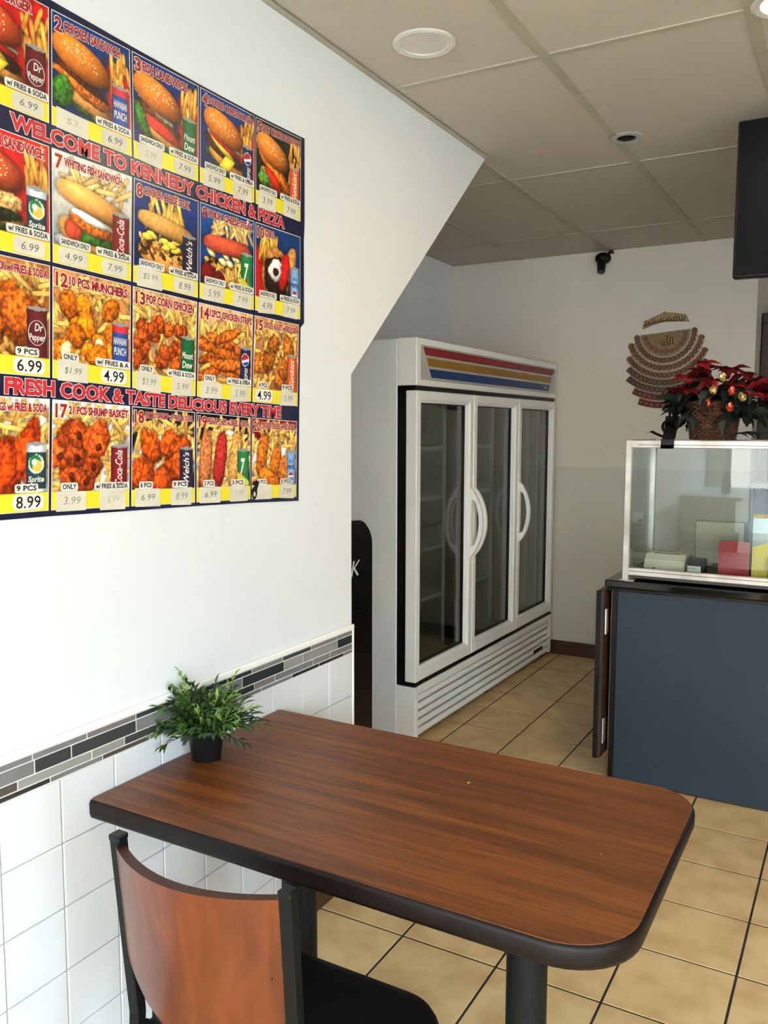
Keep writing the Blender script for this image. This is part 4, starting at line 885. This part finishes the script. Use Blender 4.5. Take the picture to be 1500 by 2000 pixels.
    return np.clip(im, 0, 1)
def print_mesh(name, im, fn, parent):
    vs = []; h_, w_ = im.shape[:2]
    inv = rootmat(parent).inverted()
    for j in range(h_):
        for i in range(w_): vs.append(tuple(inv @ Vector(fn(i/(w_-1), j/(h_-1)))))
    idx = np.arange(h_*w_).reshape(h_, w_); fs = np.stack([idx[:-1, :-1], idx[:-1, 1:], idx[1:, 1:], idx[1:, :-1]], -1).reshape(-1, 4)
    me = bpy.data.meshes.new(name); me.from_pydata(vs, [], fs.tolist()); me.materials.append(PRINT)
    ca = me.color_attributes.new('Print', 'FLOAT_COLOR', 'POINT'); a = im.reshape(-1, 3); l_ = np.where(a <= .04045, a/12.92, ((a+.055)/1.055)**2.4)
    ca.data.foreach_set('color', np.concatenate([l_, np.ones((len(l_), 1))], 1).astype(np.float32).ravel())
    o_ = bpy.data.objects.new(name, me); return link(o_, parent)
def sub(fn, x0, x1, y0, y1, d): return lambda a, b_: fn(x0+a*(x1-x0), y0+b_*(y1-y0), d)
def flat(fn, poly, d0, th=.0003):
    bm = bmesh.new(); a = [bm.verts.new(fn(x, y, d0)) for x, y in poly]; b_ = [bm.verts.new(fn(x, y, d0-th)) for x, y in poly]
    bm.faces.new(a); n_ = len(poly)
    for i in range(n_): bm.faces.new((a[i], a[(i+1) % n_], b_[(i+1) % n_], b_[i]))
    bmesh.ops.recalc_face_normals(bm, faces=bm.faces); return bm
TK = ('a', 'b', 'c', 'd')
for (ri, ci), (num, title, left, rcap, rprice, rst, can, pic, bgc) in CELLS.items():
    tk, bk = TK[ri]+'0', TK[ri]+'1'; m0, m1 = ci+.014, ci+.986
    def fn(s_, t_, d_=0, tk=tk, bk=bk, m0=m0, m1=m1): return pmap(tk, bk, (m0, m1), s_, t_, d_)
    # thin white frame line of the panel, then the print itself
    pn = print_mesh('menu_panel', paint(pic, bgc, can, 100+ri*7+ci), lambda a, b_: fn(a, .008+b_*.984, .0002), poster)
    fb = bmesh.new()
    for q in ((0, 1, 0, .007), (0, 1, .993, 1), (0, .008, .007, .993), (.992, 1, .007, .993)):
        v_ = [fb.verts.new(fn(x, y, .0005)) for x, y in ((q[0], q[2]), (q[1], q[2]), (q[1], q[3]), (q[0], q[3]))]; fb.faces.new(v_)
    obj('panel_border', fb, W_INK, pn)
    # number and title
    long_ = len(title) > 17; nw = .09 if len(num) == 1 else .145; ts = nw+.05; te = .97 if long_ else min(.95, ts+.052*len(title)); t0, t1 = (.875, .955) if long_ else (.862, .955)
    if ri in (0, 1) and ci in (1, 2): te = min(te, .86)
    bo = bmesh.new(); bi = bmesh.new()
    add_text(bo, title, sub(fn, ts, te, t0, t1, .0006), off=.095, base=.045); add_text(bi, title, sub(fn, ts, te, t0, t1, .0009), off=.045, base=.045)
    obj('title_outline', bo, W_INK, pn); obj('title_lettering', bi, DR_INK, pn)
    bo = bmesh.new(); bi = bmesh.new()
    add_text(bo, num, sub(fn, .035, .035+nw, .835, .965, .0006), off=.075, base=.035); add_text(bi, num, sub(fn, .035, .035+nw, .835, .965, .0009), off=.035, base=.035)
    obj('number_outline', bo, C_INK, pn); obj('number_lettering', bi, DR_INK, pn)
    # captions with white outline
    caps = [(rcap, .545, .975) if len(rcap) > 6 else (rcap, .64, .86)]
    if left and left[0]: caps.append((left[0], .10, .44) if len(left[0]) > 6 else (left[0], .13, .30))
    for tx, a, b_ in caps:
        cb = bmesh.new(); ci_ = bmesh.new(); cb2 = [(x, y) for x, y in rrect(a-.018, b_+.018, .172, .248, .02, 3)]; v_ = [cb.verts.new(fn(x, y, .0006)) for x, y in cb2]; cb.faces.new(v_)
        add_text(ci_, tx, sub(fn, a, b_, .186, .236, .0009), off=.03, base=.03); obj('caption_outline', cb, W_INK, pn); obj('caption_lettering', ci_, K_INK, pn)
    
    # price bubbles and stickers
    rgp = random.Random(ri*5+ci)
    def price(a, b_, txt, st_, lo=.02, hi_=.158):
        if st_ in 'B': poly_, m_ = rrect(a, b_, lo, hi_, .05, 4), STW
        elif st_ == 'p': poly_, m_ = rrect(a, b_, lo-.005, hi_, .04, 4), STK
        else:
            j_ = [rgp.uniform(-.012, .012) for _ in range(4)]; poly_, m_ = [(a+j_[0], lo-.035+j_[1]), (b_+j_[2], lo-.03+j_[3]), (b_+j_[1], hi_+.012+j_[0]), (a+j_[3], hi_+.014+j_[2])], STK
        s_ = obj('price_sticker', flat(fn, poly_, .0013, .0006), m_, pn)
        if st_ == 'B': bm = add_text(bmesh.new(), txt, sub(fn, a+.035, b_-.035, .035, .142, .0016), off=.008, base=.008); obj('price_lettering', bm, K_INK, pn)
        elif st_ == 'K':
            blobp = [(a-.01+.06*math.cos(R(x))*(1+.1*math.sin(3*R(x))), .075+.08*math.sin(R(x))) for x in range(0, 360, 24)]
            obj('ink_blot', flat(fn, blobp, .0016), K_INK, pn); obj('ink_blot', flat(fn, [(a-.03, .13), (a+.04, .10), (a+.09, .20), (a+.03, .24)], .00165), K_INK, pn); obj('ink_blot_hole', flat(fn, [(a-.01+.022*math.cos(R(x)), .06+.03*math.sin(R(x))) for x in range(0, 360, 30)], .0019), STK, pn)
        elif txt.strip():
            mrg = .08 if st_ != 'F' else .1
            bm = add_text(bmesh.new(), txt, sub(fn, a+mrg, b_-mrg+.01, .05+rgp.uniform(-.01, .01), .118, .0016), off=-.006 if st_ != 'F' else -.01, base=-.006, shear=.18)
            obj('price_lettering', bm, PEN if st_ in 'sp' else (PENF if st_ == 'F' else mat('pen_light', (134, 132, 122), .6) if 'pen_light' not in bpy.data.materials else bpy.data.materials['pen_light']), pn)
    if left: price(.06, .42, left[1], left[2])
    price(.60, .94, rprice, rst)
    # lettering on the drink can
    nm, vert = CAN[can][1], CAN[can][2]; cm = bmesh.new()
    if vert:
        za, zb = (.20, .38) if can == 'pep' else (.22, .56)
        add_text(cm, nm, lambda a, b_: fn(.90-b_*(.06 if can == 'pep' else .10) + (.02 if can == 'pep' else 0), za+a*(zb-za), .0006), off=.015, base=.015, shear=.25)
    else:
        pt = nm.split('|')
        if can == '7up': add_text(cm, '7', sub(fn, .80, .89, .30, .50, .0006), off=.03, base=.03, shear=.2)
        elif can == 'spr': add_text(cm, nm, sub(fn, .765, .945, .245, .315, .0006), off=.03, base=.03, shear=.15)
        elif can == 'dpp': add_text(cm, 'diet', sub(fn, .82, .92, .45, .51, .0006), base=0, shear=.3); add_text(cm, 'PEPSI', sub(fn, .785, .95, .365, .42, .0006), off=.03, base=.03)
        else:
            b0 = .40 if can != 'dew' else .38; add_text(cm, pt[0], sub(fn, .765 if can != 'drp' else .83, .945 if can != 'drp' else .92, b0, b0+.07, .0006), off=.02, base=.02, shear=.1); add_text(cm, pt[1], sub(fn, .77, .94, b0-.10, b0-.025, .0006), off=.02, base=.02, shear=.1)
    obj('can_lettering', cm, W_INK if can not in ('dpp',) else mat('ink_navy', (24, 40, 110), .4), pn)
    if can == 'drp':
        tb = tube(bmesh.new(), [fn(.855+.095*math.cos(R(x)), .385+.11*math.sin(R(x)), .0004) for x in range(0, 361, 20)], .0006, 4, cap=False); obj('can_oval', tb, W_INK, pn)
# banners
for txt, tk, bk, a, b_ in (('WELCOME TO KENNEDY CHICKEN & PIZZA', 'a1', 'b0', .575, 4.62), ('FRESH COOK & TASTE DELICIOUS EVERY TIME', 'c1', 'd0', .505, 4.62)):
    hb = lambda d_: (lambda s_, t_: pmap(tk, bk, (a, b_), s_, .10+t_*.78, d_))
    if tk == 'a1': hb = lambda d_: (lambda s_, t_: pmap(tk, bk, (a, b_), s_, .14+t_*.72, d_))
    bm = add_text(bmesh.new(), txt, hb(.0010), off=.075, base=.045); obj('banner_outline', bm, W_INK, poster)
    bm = add_text(bmesh.new(), txt, hb(.0014), off=.045, base=.045); obj('banner_lettering', bm, R_INK, poster)
